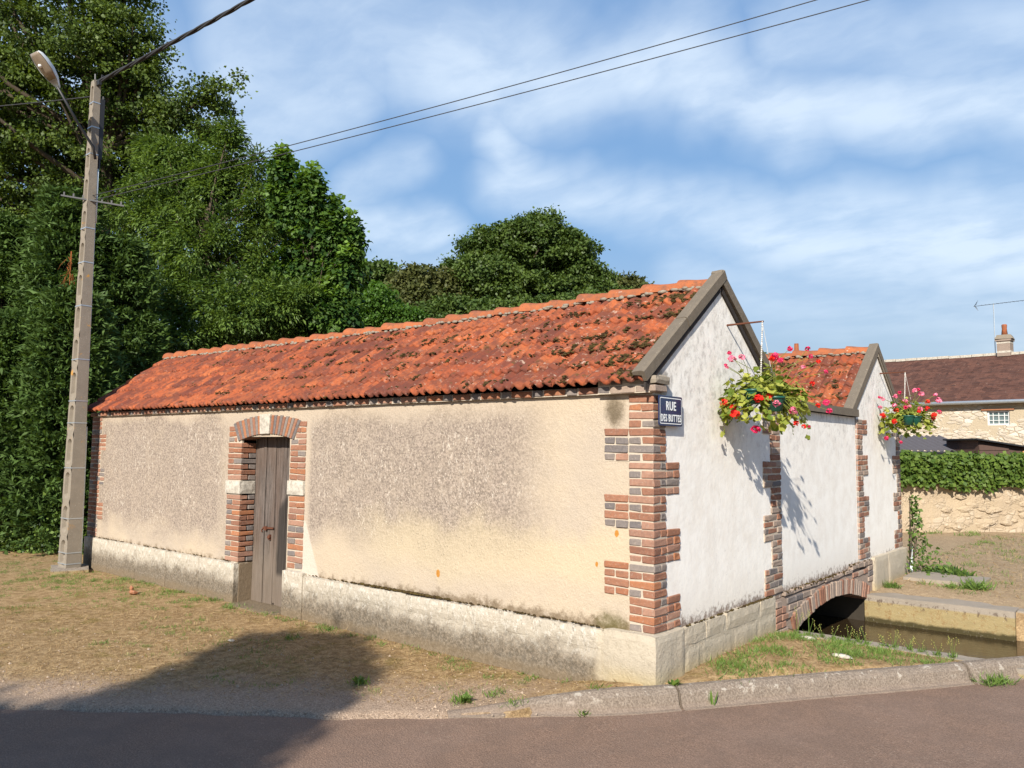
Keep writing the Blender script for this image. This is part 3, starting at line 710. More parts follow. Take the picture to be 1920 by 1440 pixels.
def build_channel():
    root = bpy.data.objects.new('stream_channel', None); COL.objects.link(root); root['kind'] = 'structure'
    mb = MB(); rough_box(mb, 0.02, 1.95, 2.40, 2.565, -0.80, -0.055); mb.build('coping_stone', M_slab, root, smooth=False)
    mb = MB(); mb.box(-6, -0.3, 2.40, 2.56, -0.8, -0.30); mb.box(-6, -0.02, 4.885, 4.925, -0.8, 0.12); mb.box(-6, -.47, 2.50, 4.90, .115, .125); mb.box(-6, -.02, 2.565, 2.605, -.8, -.12); mb.build('culvert_wall', M_culvert_shade, root)  # walls coloured dark as shade; thin ceiling sheet added to keep light out
    mb = MB(); rough_box(mb, -0.01, 1.485, 4.875, 5.42, -0.80, -0.03); mb.build('bank_slab', M_slab, root)
    mb = MB(); rough_box(mb, 1.495, 3.6, 4.99, 5.55, -0.80, -0.035, seed=4); mb.build('bank_slab', M_slab, root)
    mb = MB(); rough_box(mb, 0.12, 0.98, 6.05, 6.75, -0.10, 0.055, seed=8); mb.build('yard_slab', M_slab, root)
    mb = MB(); mb.grid(40, 20, lambda i, j: (-6 + 10 * i / 40, 2.45 + 2.6 * j / 20, -0.335)); mb.build('stream_water', M_water, None, recalc=False, kind='structure')
build_channel()

# ------------------------------------------------------------------ the wash house
L = 9.32
wash = thing('wash_house', 'long low rendered wash house with brick quoins and mossy red tile roofs', 'building', (0, 0, -0.14))
def W(o): fix(o, wash); return o
_bc = {}
def brick(parent, x0, x1, y0, y1, z0, z1, mat, name='brick', jit=0.0045, bev=0.006):
    d = (round(x1 - x0, 3), round(y1 - y0, 3), round(z1 - z0, 3), mat.name); k = R.randrange(3); key = d + (k,)
    if key not in _bc:
        mb = MB(); hx, hy, hz = d[0] / 2, d[1] / 2, d[2] / 2; mb.box(-hx, hx, -hy, hy, -hz, hz)
        mb.v = [tuple(c + R.uniform(-jit, jit) for c in v) for v in mb.v]
        me = mb.mesh('brick', bevel=bev); me.materials.append(mat); _bc[key] = me
    o = bpy.data.objects.new(name, _bc[key]); COL.objects.link(o); o.parent = parent
    o.location = ((x0 + x1) / 2 + R.uniform(-.002, .002), (y0 + y1) / 2 + R.uniform(-.002, .002), (z0 + z1) / 2)
    o.rotation_euler = (R.uniform(-.012, .012), R.uniform(-.012, .012), R.uniform(-.01, .01))
    return o
def wchild(name, mb, mat, smooth=False, bevel=0.0, recalc=True, **p):
    return W(mb.build(name, mat, wash, smooth=smooth, bevel=bevel, recalc=recalc, **p))

def pick(row, i):
    r = R.random()
    if (row + i) % 2: return M_bgr if r < .55 else (M_bpk if r < .8 else M_bred)
    return M_bred if r < .42 else (M_bor if r < .54 else (M_bpk if r < .92 else M_bgr))

RZ = 0.0605; BH = 0.0500; Z1 = 0.318
def surf_grid(mb, axis, a0, a1, z0, zt, c, step=0.06, amp=0.004, seed=0, flip=False, skip=None):
    """a rough plaster sheet on plane axis=c; zt is a function of the running coordinate"""
    n = max(1, int(round((a1 - a0) / step))); hmax = max(zt(a0 + (a1 - a0) * i / n) for i in range(n + 1)) - z0; m = max(1, int(round(hmax / step)))
    def P(i, j):
        a = a0 + (a1 - a0) * i / n; z = z0 + (zt(a) - z0) * j / m
        d = amp * (nz(a, z, seed, 3.0) + 0.5 * nz(a, z, seed, 11))
        return (a, c - d, z) if axis == 'y' else (c + d, a, z)
    mb.grid(n, m, P, (lambda i, j: skip(a0 + (a1 - a0) * (i + .5) / n, z0 + hmax * (j + .5) / m)) if skip else None)

def build_walls():
    Z2 = 2.02
    # long wall with door opening
    mb = MB(); surf_grid(mb, 'y', -L, -0.01, 0.27, lambda a: Z2, 0.010, 0.05, 0.004, 1, skip=lambda a, z: -5.36 < a < -4.40 and z < 1.72)
    mb.box(-L + .02, -5.34, 0.03, 0.26, -0.3, Z2); mb.box(-4.42, -0.02, 0.03, 0.26, -0.3, Z2); mb.box(-5.34, -4.42, 0.03, 0.26, 1.76, Z2)
    wchild('wall', mb, M_cream, recalc=False)
    rake1 = lambda y: 2.10 + 0.885 * (1 - abs(y - 1.12) / 1.28)
    mb = MB(); surf_grid(mb, 'x', 0.01, 2.35, 0.27, rake1, -0.010, 0.05, 0.0015, 2)
    mb.prism([(0.03, -0.3), (2.33, -0.3), (2.33, rake1(2.33) - .02), (1.12, rake1(1.12) - .02), (0.03, rake1(.03) - .02)], 'x', -0.25, -0.04)
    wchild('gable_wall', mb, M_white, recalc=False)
    mb = MB(); surf_grid(mb, 'x', 2.30, 4.78, 0.24, lambda y: 2.025, -0.022, 0.06, 0.0015, 3)
    mb.box(-0.25, -0.045, 2.33, 4.75, 0.26, 2.02)
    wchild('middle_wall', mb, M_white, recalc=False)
    rake2 = lambda y: 2.06 + 0.83 * (1 - abs(y - 5.62) / 1.08)
    mb = MB(); surf_grid(mb, 'x', 4.72, 6.58, 0.30, rake2, -0.010, 0.05, 0.0015, 4)
    mb.prism([(4.76, 0.30), (5.0, 0.30), (5.0, -0.3), (6.56, -0.3), (6.56, rake2(6.56) - .02), (5.62, rake2(5.62) - .02), (4.76, rake2(4.76) - .02)], 'x', -0.25, -0.04)
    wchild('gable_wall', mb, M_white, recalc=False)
    # rear and inner walls
    mb = MB(); mb.box(-L + .02, -0.26, 2.14, 2.33, -0.3, 2.06); mb.box(-L + .02, -0.26, 4.76, 4.95, 0.13, 2.06); mb.box(-L + .02, -0.26, 6.36, 6.57, -0.3, 2.06)
    mb.box(-L + .02, -L + .22, 0.27, 6.35, -0.3, 2.06)
    mb.prism([(0.03, 2.06), (2.33, 2.06), (1.12, 2.96)], 'x', -L + .02, -L + .22); mb.prism([(4.76, 2.06), (6.56, 2.06), (5.62, 2.86)], 'x', -L + .02, -L + .22)
    wchild('rear_wall', mb, M_cream)
    mb = MB(); mb.box(-L + .25, -0.27, 2.335, 4.755, 0.13, 0.19); mb.box(-L + .25, -0.27, 4.96, 6.35, -0.05, 0.0); mb.box(-L + .25, -0.27, 0.28, 2.12, -0.13, -0.05)  # the middle slab also covers the channel to keep it dark
    wchild('floor_slab', mb, M_stone)
    # coping over the middle wall
    mb = MB(); rough_box(mb, -0.20, 0.035, 2.42, 4.70, 2.030, 2.115, 0.1, 0.004); wchild('wall_coping', mb, M_barge)
build_walls()

def stone(parent, x0, x1, y0, y1, z0, z1, mat=None, name='stone_block', step=0.05, amp=0.007):
    mb = MB(); b = 0.010
    # rounded-ish rough block: grids pulled in at the edges
    nx = max(2, int((x1 - x0) / step)); ny = max(2, int((y1 - y0) / step)); nzs = max(2, int((z1 - z0) / step)); sd = R.uniform(0, 50)
    def P(u, v, w):
        x = x0 + (x1 - x0) * u; y = y0 + (y1 - y0) * v; z = z0 + (z1 - z0) * w
        e = sum(1 for t in (u, v, w) if t < 1e-6 or t > 1 - 1e-6)
        if e >= 2:
            x += (b if u < 1e-6 else -b if u > 1 - 1e-6 else 0) * .7; y += (b if v < 1e-6 else -b if v > 1 - 1e-6 else 0) * .7; z += (b if w < 1e-6 else -b if w > 1 - 1e-6 else 0) * .7
        d = Vector((nz(x, y, z, 6, sd), nz(x, y, z, 6, sd + 9), nz(x, y, z, 6, sd + 21))) * amp
        return (x + d.x, y + d.y, z + d.z)
    mb.grid(nx, ny, lambda i, j: P(i / nx, j / ny, 1)); mb.grid(nx, nzs, lambda i, j: P(i / nx, 0, j / nzs)); mb.grid(nx, nzs, lambda i, j: P(1 - i / nx, 1, j / nzs))
    mb.grid(ny, nzs, lambda i, j: P(1, i / ny, j / nzs)); mb.grid(ny, nzs, lambda i, j: P(0, 1 - i / ny, j / nzs))
    return mb.build(name, mat or M_stone, parent, smooth=False, recalc=False)

def build_plinth():
    cores = [(-L + .01, -5.35, -0.030, 0.25, -0.35, 0.29), (-4.40, -0.26, -0.030, 0.25, -0.35, 0.29), (-0.25, 0.024, 0.02, 2.13, -0.35, 0.29), (-0.25, 0.030, 5.16, 6.66, -0.35, 0.33)]
    core = MB(); core.box(*cores[0]); pl = W(core.build('plinth', M_stone, wash))
    for c_ in cores[1:]: core = MB(); core.box(*c_); core.build('plinth_core', M_stone, pl)
    # long side
    xs = [-L, -8.55, -7.72, -6.9, -6.1, -5.345]
    for a, b in zip(xs[:-1], xs[1:]): stone(pl, a + .003, b - .003, -0.040, 0.20, -0.33, Z1 - 0.012 + R.uniform(-.006, .004))
    stone(pl, -4.405, -4.045, -0.050, 0.20, -0.33, Z1 + 0.01)
    xs = [-4.04, -3.35, -2.5, -1.72, -1.05, -0.405]
    for a, b in zip(xs[:-1], xs[1:]):
        stone(pl, a + .004, b - .004, -0.040, 0.20, 0.150, Z1 - 0.012 + R.uniform(-.006, .004))
    xs = [-4.04, -2.95, -1.95, -1.2, -0.405]
    for a, b in zip(xs[:-1], xs[1:]): stone(pl, a + .003, b - .003, -0.036, 0.20, -0.33, 0.146)
    stone(pl, -0.40, 0.042, -0.048, 0.385, -0.33, Z1 + 0.002, M_stone)        # corner block
    ys = [0.393, 0.73, 1.12, 1.52, 1.83, 2.06]
    ys = [0.393, 0.74, 1.10, 1.78, 2.13]
    for a, b in zip(ys[:-1], ys[1:]): stone(pl, -0.2, 0.034 - (0.0), a + .004, b - .004, 0.170, Z1 + R.uniform(-.012, .004))
    ys = [0.393, 0.66, 1.22, 1.72, 2.13]
    for a, b in zip(ys[:-1], ys[1:]): stone(pl, -0.2, 0.030, a + .003, b - .003, -0.25, 0.166)
    ys = [5.17, 5.75, 6.66]
    for a, b in zip(ys[:-1], ys[1:]): stone(pl, -0.2, 0.042, a + .003, b - .003, -0.25, Z1 + 0.05)
    # door step
    stone(pl, -5.34, -4.41, -0.13, 0.20, -0.33, -0.128, name='threshold_stone')
    # ledge line: moss and debris along the top of the plinth
    mb = MB()
    for k in range(620):
        if k < 420: x = R.uniform(-9.2, -0.42); y = R.uniform(-.028, .0); z = Z1 - .008
        else: x = R.uniform(0.0, .022); y = R.uniform(.45, 2.1) if R.random() < .6 else R.uniform(1.4, 2.1); z = Z1 - .006
        if k < 420 and nz(x, 0, 0, 1.6) < -0.05 and R.random() < .85: continue
        if -5.45 < x < -4.3: continue
        s = R.uniform(.003, .010)
        add_blob(mb, (x, y, z + s * .3), (s * R.uniform(.8, 1.8), s, s * .8))
    for k in range(420):
        x = R.gauss(-2.62, .30) if k < 300 else R.uniform(-2.2, -.45); y = R.uniform(-.034, .0); s = R.uniform(.005, .015) * (1 if k < 300 else .6)
        add_blob(mb, (x, y, Z1 - .004 + s * .3), (s * R.uniform(1.0, 2.0), s, s * .8))
    wchild('moss_line', mb, M_moss, smooth=True, kind='stuff')

_ico = None
def add_blob(mb, c, r, seed=None):
    global _ico
    if _ico is None:
        t = (1 + 5 ** .5) / 2
        v = [(-1, t, 0), (1, t, 0), (-1, -t, 0), (1, -t, 0), (0, -1, t), (0, 1, t), (0, -1, -t), (0, 1, -t), (t, 0, -1), (t, 0, 1), (-t, 0, -1), (-t, 0, 1)]
        v = [Vector(p).normalized() for p in v]
        f = [(0, 11, 5), (0, 5, 1), (0, 1, 7), (0, 7, 10), (0, 10, 11), (1, 5, 9), (5, 11, 4), (11, 10, 2), (10, 7, 6), (7, 1, 8), (3, 9, 4), (3, 4, 2), (3, 2, 6), (3, 6, 8), (3, 8, 9), (4, 9, 5), (2, 4, 11), (6, 2, 10), (8, 6, 7), (9, 8, 1)]
        _ico = (v, f)
    a = R.uniform(0, 6.28); ca, sa = math.cos(a), math.sin(a)
    vs = []
    for p in _ico[0]:
        k = R.uniform(.8, 1.2); x, y = p.x * ca - p.y * sa, p.x * sa + p.y * ca
        vs.append((c[0] + x * r[0] * k, c[1] + y * r[1] * k, c[2] + p.z * r[2] * k))
    mb.add(vs, _ico[1])
build_plinth()

def build_quoins():
    # corner: 28 courses
    core = MB(); core.box(-0.20, 0.0, 0.0, 0.18, Z1, 2.012)
    for blk in range(7):
        z0 = Z1 + blk * 4 * RZ; z1 = z0 + 4 * RZ - .012
        if blk % 2 == 1 or blk in ():                      # long to the left (from the top: short, long ...)
            core.box(-0.415, -0.01, 0.0, 0.15, z0, z1)
        elif blk != 6: core.box(-0.15, -0.0085, 0.01, 0.385, z0, z1)
    for v in range(len(core.v)): pass
    core.v = [(x - 0.007 if x >= -0.001 else x, y + 0.007 + (.0011 if i_ >= 8 else 0) if y <= 0.001 else y, z) for i_, (x, y, z) in enumerate(core.v)]
    q = W(core.build('corner_quoin', M_mortar, wash))
    for r in range(28):
        z0 = Z1 + r * RZ + .004; z1 = z0 + BH; blk = r // 4; left = blk % 2 == 1; right = (not left) and blk != 6; odd = r % 2
        def rc(k): return M_bgr if (odd and k == 0 and R.random() < .75) else pick(0, 0)
        if odd:
            brick(q, -0.204, 0.0, 0.0, 0.100, z0, z1, pick(0, 0))
            if left: brick(q, -0.418, -0.214, 0.0, 0.100, z0, z1, pick(0, 0))
            brick(q, -0.16, 0.0, 0.108, 0.184, z0, z1, M_bgr if R.random() < .6 else M_bred)
            if right: brick(q, -0.10, 0.0, 0.194, 0.388, z0, z1, pick(0, 0))
        else:
            brick(q, -0.098, 0.0, 0.0, 0.184, z0, z1, pick(0, 0))
            brick(q, -0.204, -0.106, 0.0, 0.18, z0, z1, M_bgr if R.random() < .6 else pick(0, 0))
            if left:
                brick(q, -0.320, -0.214, 0.0, 0.1, z0, z1, pick(0, 0)); brick(q, -0.418, -0.330, 0.0, 0.18, z0, z1, M_bgr if R.random() < .75 else M_bred)
            if right:
                brick(q, -0.10, 0.0, 0.194, 0.288, z0, z1, M_bgr if R.random() < .5 else pick(0, 0)); brick(q, -0.10, 0.0, 0.297, 0.388, z0, z1, pick(0, 0))
    # middle pier
    def pier(y_fix, y_short, y_long, first_long, name, z0p=Z1, rows=28, xf=0.0):
        lo = min(y_fix, y_long); hi = max(y_fix, y_long)
        core = MB(); a, b = sorted((y_fix, y_short)); core.box(-0.15, xf - .007, a + .006, b - .006, z0p, z0p + rows * RZ - .01)
        for blk in range(rows // 4):
            if (blk % 2 == 0) == first_long:
                a, b = sorted((y_fix, y_long)); core.box(-0.149, xf - .0072, a + .006, b - .006, z0p + blk * 4 * RZ, z0p + (blk * 4 + 4) * RZ - .012)
        q = W(core.build(name, M_mortar, wash)); sg = 1 if y_long > y_fix else -1
        for r in range(rows):
            z0 = z0p + r * RZ + .004; z1 = z0 + BH; lng = ((r // 4) % 2 == 0) == first_long; end = y_long if lng else y_short; odd = r % 2
            tot = abs(end - y_fix)
            cuts = ([0, tot] if tot < .26 and not odd else [0, tot * .5, tot] if tot < .26 else [0, .5 * tot, tot] if not odd else [0, tot * .27, tot * .77, tot])
            for k, (c0, c1) in enumerate(zip(cuts[:-1], cuts[1:])):
                a, b = sorted((y_fix + sg * (c0 + (.005 if k else 0)), y_fix + sg * (c1 - .004)))
                mm = R.choice([M_bred, M_bred, M_bpk, M_bdk, M_bdk, M_bgr])
                brick(q, -0.10, xf, a, b, z0, z1, mm)
        return q
    pier(2.365, 2.135, 1.965, True, 'middle_pier', xf=0.004)
    pier(4.735, 4.93, 5.13, True, 'second_pier', Z1 + .06, 27, xf=0.002)
    pier(6.58, 6.40, 6.22, True, 'rear_quoin', Z1 + .06, 27, xf=0.0)
    # far left corner
    core = MB(); core.box(-L, -8.99, 0.003, 0.1, Z1, 2.01)
    for blk in (1, 3, 5): core.box(-9.0, -8.85, 0.0035, 0.1, Z1 + blk * 4 * RZ, Z1 + (blk * 4 + 4) * RZ - .012)
    q = W(core.build('left_quoin', M_mortar, wash))
    for r in range(28):
        z0 = Z1 + r * RZ + .004; z1 = z0 + BH; lng = (r // 4) % 2 == 1
        cuts = ([-L, -9.11, -8.995] if r % 2 else [-L, -9.21, -8.995]) if not lng else ([-L, -9.11, -8.98, -8.848] if r % 2 else [-L, -9.2, -9.0, -8.848])
        for a, b in zip(cuts[:-1], cuts[1:]): brick(q, a + .004, b - .004, -.004, .1, z0, z1, R.choice([M_bred, M_bred, M_bpk, M_bgr]))
build_quoins()

def build_cornice():
    core = MB(); core.box(-L + .02, -0.42, -0.026, 0.2, 2.022, 2.078); core.box(-0.44, -0.0, -0.05, 0.2, 2.022, 2.16)
    q = W(core.build('cornice', M_mortar, wash))
    x = -L; i = 0
    while x < -0.46:
        w = 0.105 if i % 2 else 0.215
        if x + w > -0.44: w = -0.44 - x
        if w > .04: brick(q, x + .003, x + w - .005, -0.036, 0.12, 2.026, 2.077, M_bgr if i % 2 and R.random() < .85 else R.choice([M_bred, M_bor, M_bred, M_bpk]), 'cornice_brick')
        x += w + .007; i += 1
    # stained corbel at the corner, bricks and crumbling cement
    for (a, b, z0, z1, m) in [(-0.44, -0.34, 2.026, 2.077, M_bgr), (-0.335, -0.12, 2.026, 2.077, M_bdk), (-0.115, 0.05, 2.026, 2.077, M_bdk), (-0.42, -0.33, 2.086, 2.135, M_bdk), (-0.325, -0.225, 2.086, 2.135, M_bgr)]:
        brick(q, a, b, -0.058, 0.12, z0, z1, m, 'cornice_brick')
    stone(q, -0.22, 0.055, -0.056, 0.16, 2.083, 2.150, M_cement, 'corbel_block', 0.03, 0.008)
build_cornice()

def build_door():
    # brick surround: jambs, arch, imposts
    core = MB()
    core.box(-5.60, -5.340, 0.006, 0.19, 0.30, 1.83)
    q = W(core.build('door_surround', M_mortar, wash))
    core = MB(); core.box(-4.378, -4.13, 0.006, 0.19, 0.32, 1.87); core.build('jamb_core', M_mortar, q)
    RJ = .0605
    def rows(z0, z1): 
        n = int(round((z1 - z0) / RJ)); return [(z0 + (z1 - z0) * k / n + .003, z0 + (z1 - z0) * (k + 1) / n - .007) for k in range(n)]
    for side in (0, 1):
        lowz, imp0, imp1, top = ((0.305, 1.065, 1.225, 1.845), (0.345, 1.10, 1.262, 1.885))[side]
        for seg, (a, b) in enumerate(((lowz, imp0), (imp1, top))):
            for k, (z0, z1) in enumerate(rows(a, b)):
                if side == 0:
                    xo = -5.603; xi = -5.330 if z1 < 1.70 else -5.445
                    mats = [R.choice([M_bred, M_bor, M_bred, M_bpk, M_bgr]) for _ in range(3)]
                    if k % 2:
                        mid = xo + .105
                        brick(q, xo, mid, -.004, .1, z0, z1, R.choice([M_bgr, M_bred]), 'jamb_brick')
                        if z1 < 1.70: brick(q, mid + .008, xi, -.004, .19, z0, z1, mats[0], 'jamb_brick')
                        else: brick(q, mid + .008, xi, -.004, .1, z0, z1, mats[0], 'jamb_brick')
                    else:
                        if z1 < 1.70:
                            brick(q, xo, xi, -.004, .095, z0, z1, mats[1], 'jamb_brick'); brick(q, xi - .1, xi, .103, .19, z0, z1, R.choice([M_bgr, M_bred]), 'jamb_brick')
                        else: brick(q, xo, xi, -.004, .095, z0, z1, mats[1], 'jamb_brick')
                else:
                    xo = -4.125; xi = -4.385 if z1 < 1.70 else -4.30
                    if k % 2: brick(q, xi, xo, -.004, .19, z0, z1, R.choice([M_bred, M_bor, M_bred, M_bpk]), 'jamb_brick')
                    else:
                        mid = (xi + xo) / 2
                        brick(q, xi, mid - .004, -.004, .19, z0, z1, R.choice([M_bgr, M_bgr, M_bred]), 'jamb_brick'); brick(q, mid + .004, xo, -.004, .1, z0, z1, R.choice([M_bgr, M_bpk, M_bor]), 'jamb_brick')
    stone(q, -5.63, -5.315, -.022, .19, 1.067, 1.223, M_lime, 'impost_stone', .05, .004)
    stone(q, -4.415, -4.115, -.022, .19, 1.102, 1.260, M_lime, 'impost_stone', .05, .004)
    # segmental arch
    xc = -4.865; half = 0.525; rise = 0.072; Ri = (half * half + rise * rise) / (2 * rise); zc = 1.752 - Ri; tilt = .018
    Ro = Ri + 0.205; am = math.asin(half / Ri) * 1.02
    def AP(a, r): return (xc + r * math.sin(a), zc + r * math.cos(a) + tilt * math.sin(a) * 2)
    fan = 1.9                                            # radiating joints lean more than a true circle
    n = 19; ka = am * 0.17
    def vous(a0, a1, mat, name, y0, y1, jo=0.0):
        pts = []
        m = 2
        for t in range(m + 1): pts.append(AP(a0 + (a1 - a0) * t / m, Ri + (.006 if name == 'arch_mortar' else 0)))
        for t in range(m, -1, -1):
            a = a0 + (a1 - a0) * t / m; bx, bz = AP(a, Ri); dx = math.sin(a * fan); dz = math.cos(a * fan); hh = 0.205 + jo
            pts.append((bx + dx * hh / max(dz, .5), bz + hh))
        mb = MB(); mb.prism(pts, 'y', y0, y1); return mb.build(name, mat, q, bevel=.0035)
    coreb = MB()
    for s in (-1, 1):
        aa = [ka + (am - ka) * t / 10 for t in range(11)]
        for k in range(10):
            a0, a1 = s * aa[k], s * aa[k + 1]; a0, a1 = min(a0, a1), max(a0, a1); g_ = (a1 - a0) * .07
            vous(a0 + g_, a1 - g_, (M_bor if k % 3 == 0 else M_bred) if k % 2 == 0 else M_bgr, 'voussoir', -.008, .18, 0.006 * math.sin(k * 9))
        a0, a1 = sorted((s * ka, s * am)); vous(a0, a1, M_mortar, 'arch_mortar', .0, .15, -.004)
    vous(-ka * .93, ka * .93, M_lime, 'keystone', -.020, .19, 0.012)
    # door leaf
    d = MB(); d.box(-5.34, -4.38, .222, .245, -.16, 1.79); door = W(d.build('door', M_wood, wash))
    xs = [-5.335, -5.165, -5.105, -4.925, -4.835, -4.715, -4.60, -4.38]
    for i, (a, b) in enumerate(zip(xs[:-1], xs[1:])):
        yf = .190 + R.uniform(-.004, .004)
        if i == 1: yf -= .014
        zb = -.185 + R.uniform(-.012, .012); n = 14; mb = MB()
        zt = 1.79
        def P(u, v, w, a=a, b=b, yf=yf, zb=zb, zt=zt, i=i):
            x = a + .003 + (b - a - .006) * u; z = zb + (zt - zb) * w
            wob = .0025 * nz(i * 7.3, z, 0, 3) ; y = yf + .03 * v + wob * 2
            if w < 1e-6: z += .02 * nz(x, i, 0, 25) + (0.06 if (i == 3 and u < .5) else 0)
            return (x + wob, y, z)
        mb.grid(3, n, lambda i_, j_: P(i_ / 3, 0, j_ / n)); mb.grid(1, n, lambda i_, j_: P(0, 1 - i_, j_ / n)); mb.grid(1, n, lambda i_, j_: P(1, i_, j_ / n)); mb.grid(3, 1, lambda i_, j_: P(i_ / 3, 1 - j_, 0))
        mb.build('plank', M_wood, door, recalc=False)
    mb = MB(); mb.obox((-5.02, .176, .70), (.10, 0, .004), (0, .006, 0), (0, 0, .010)); mb.obox((-5.06, .17, .695), (.018, 0, 0), (0, .010, 0), (0, 0, .022)); mb.tube([(-5.12, .175, .69), (-5.135, .168, .67), (-5.12, .165, .65)], .006)
    mb.build('hasp', M_rust, door)
    mb = MB(); add_blob(mb, (-4.985, .165, .60), (.024, .016, .026)); mb.obox((-4.985, .180, .60), (.012, 0, 0), (0, .012, 0), (0, 0, .030)); mb.build('latch_knob', M_rust, door)
build_door()

def build_arch():
    Rr = 3.86; yc = 3.75; zc = 0.085 - Rr; th = 0.165
    # spandrel masonry behind the ring: three pieces round the opening
    mb = MB(); yl = 2.60; yr = 4.93
    def zi(y): return zc + math.sqrt(Rr * Rr - (y - yc) ** 2)
    ys = [yl + (yr - yl) * i / 30 for i in range(31)]
    top = 0.262
    for xf in (0.0,):
        for a, b in zip(ys[:-1], ys[1:]):
            mb.add([(-.45, a, zi(a) + .006), (-.45, b, zi(b) + .006), (-.45, b, top), (-.45, a, top), (xf, a, zi(a) + .006), (xf, b, zi(b) + .006), (xf, b, top), (xf, a, top)],
                   [(4, 5, 6, 7), (0, 3, 2, 1), (0, 1, 5, 4), (3, 7, 6, 2)])
    mb.box(-.45, 0.0, 2.14, yl, -.8, top); mb.box(-.45, 0.0, yr, 5.165, -.8, top + .05)
    ar = W(mb.build('culvert_arch', M_bdk, wash, recalc=False))
    n = 39; am0 = math.asin((yl - yc) / Rr); am1 = math.asin((yr - yc) / Rr)
    for i in range(n):
        a0 = am0 + (am1 - am0) * i / n; a1 = am0 + (am1 - am0) * (i + 1) / n; g_ = (a1 - a0) * .09; a0 += g_; a1 -= g_
        fan = 1.7; h0 = th + R.uniform(-.012, .006); dr = R.uniform(-.002, .006)
        def Q(a, r): return (yc + Rr * math.sin(a) + math.sin(a * fan) * r, zc + Rr * math.cos(a) + r)
        b2 = MB(); b2.prism([Q(a0, dr), Q(a1, dr), Q(a1, h0), Q(a0, h0)], 'x', -.24, .024 + R.uniform(-.006, .005)); b2.build('voussoir', R.choice([M_bdk, M_bdk, M_bpk, M_bred]), ar, bevel=.005)
    # spandrel bricks to either side
    for r in range(7):
        z0 = -.19 + r * .064
        for k, (a, b) in enumerate(((2.155, 2.29), (2.30, 2.44))):
            if z0 > .16 and k == 1: continue
            if r % 2: a, b = (a, b) if k == 0 else (a, b - .05)
            brick(ar, -.1, .022, a, b, z0, z0 + .054, R.choice([M_bpk, M_bpk, M_bred, M_bdk]), 'spandrel_brick')
    for r in range(3):
        z0 = .062 + r * .066; zz = z0 + .055; ye = yc - math.sqrt((Rr + th + .035) ** 2 - (zz - zc) ** 2) - .02 if zz - zc < Rr + th + .035 else 3.2
        y = 2.45 + (.05 if r % 2 else 0)
        while y < ye - .04: y2 = min(y + .2, ye); brick(ar, -.1, .014, y, y2, z0, z0 + .055, R.choice([M_bdk, M_bdk, M_bpk, M_bgr]), 'spandrel_brick'); y += .21
    for r in range(3):
        z0 = .10 + r * .066
        brick(ar, -.1, .020, 4.99, 5.15, z0, z0 + .056, R.choice([M_bgr, M_bdk]), 'spandrel_brick')
    # crumbling ledge over the ring
    y = 2.38; 
    while y < 5.1:
        w = R.uniform(.17, .23); z0 = .268 + (.03 if y > 4.2 else 0) + R.uniform(-.004, .004)
        brick(ar, -.15, .018 + R.uniform(-.006, .006), y, min(y + w, 5.14), z0, z0 + .038 + (.02 if y > 4.3 else 0), M_bdk, 'ledge_brick', .006, .008); y += w + .006
    y = 4.42
    while y < 4.96: brick(ar, -.1, .015, y, min(y + .19, 4.98), .205, .258, R.choice([M_bdk, M_bpk, M_bdk]), 'ledge_brick', .006, .008); y += .196
    mb = MB()
    for k in range(170):
        y = R.uniform(2.38, 5.1); s = R.uniform(.004, .012); add_blob(mb, (R.uniform(-.01, .022), y, .305 + (.04 if y > 4.3 else 0) + R.uniform(-.01, .02)), (s, s * 1.5, s * .7))
    wchild('ledge_moss', mb, M_moss, smooth=True, kind='stuff')
build_arch()

# ------------------------------------------------------------------ roofs
def tile_mesh(k):
    """interlocking clay tile: width along x, y up the slope, local z out; origin at the lower left corner"""
    w, l = 0.215, 0.295; rr = random.Random(40 + k)
    U = [0, .06, .13, .22, .31, .38, .46, .54, .60, .68, .77, .85, .92, 1.0]
    H = [.006, .018, .027, .031, .027, .012, .003, .003, .012, .024, .027, .021, .008, .002]
    Vv = [0, .07, .35, .7, 1.0]
    def P(i, j):
        u = U[i]; v = Vv[j]
        nose = -.007 * (1 - v / .07) if v < .07 else 0
        cut = (.010 * math.sin(u * 6.28 * 2) if j == 0 else 0)
        return ((u * w) + rr.uniform(-.0015, .0015), v * l + cut + rr.uniform(-.002, .002), H[i] * (1.0 if v < .9 else .8) + .026 * (1 - v) ** 1.3 + nose + rr.uniform(-.0015, .0015))
    mb = MB(); n = len(U) - 1; mb.grid(n, 4, P)
    o = len(mb.v); base = list(mb.v[:n + 1])
    for (x, y, z) in base: mb.v.append((x, y + .004, z - .026))
    for i in range(n): mb.f.append((i + 1, i, o + i, o + i + 1))
    o2 = len(mb.v)                                        # right-hand side edge
    for j in range(5):
        x, y, z = mb.v[j * (n + 1) + n]; mb.v.append((x, y, z - .014))
    for j in range(4): mb.f.append((j * (n + 1) + n, (j + 1) * (n + 1) + n, o2 + j + 1, o2 + j))
    me = mb.mesh('roof_tile', smooth=True, recalc=False)
    me.materials.append(M_tile); return me
TM = [tile_mesh(k) for k in range(5)]

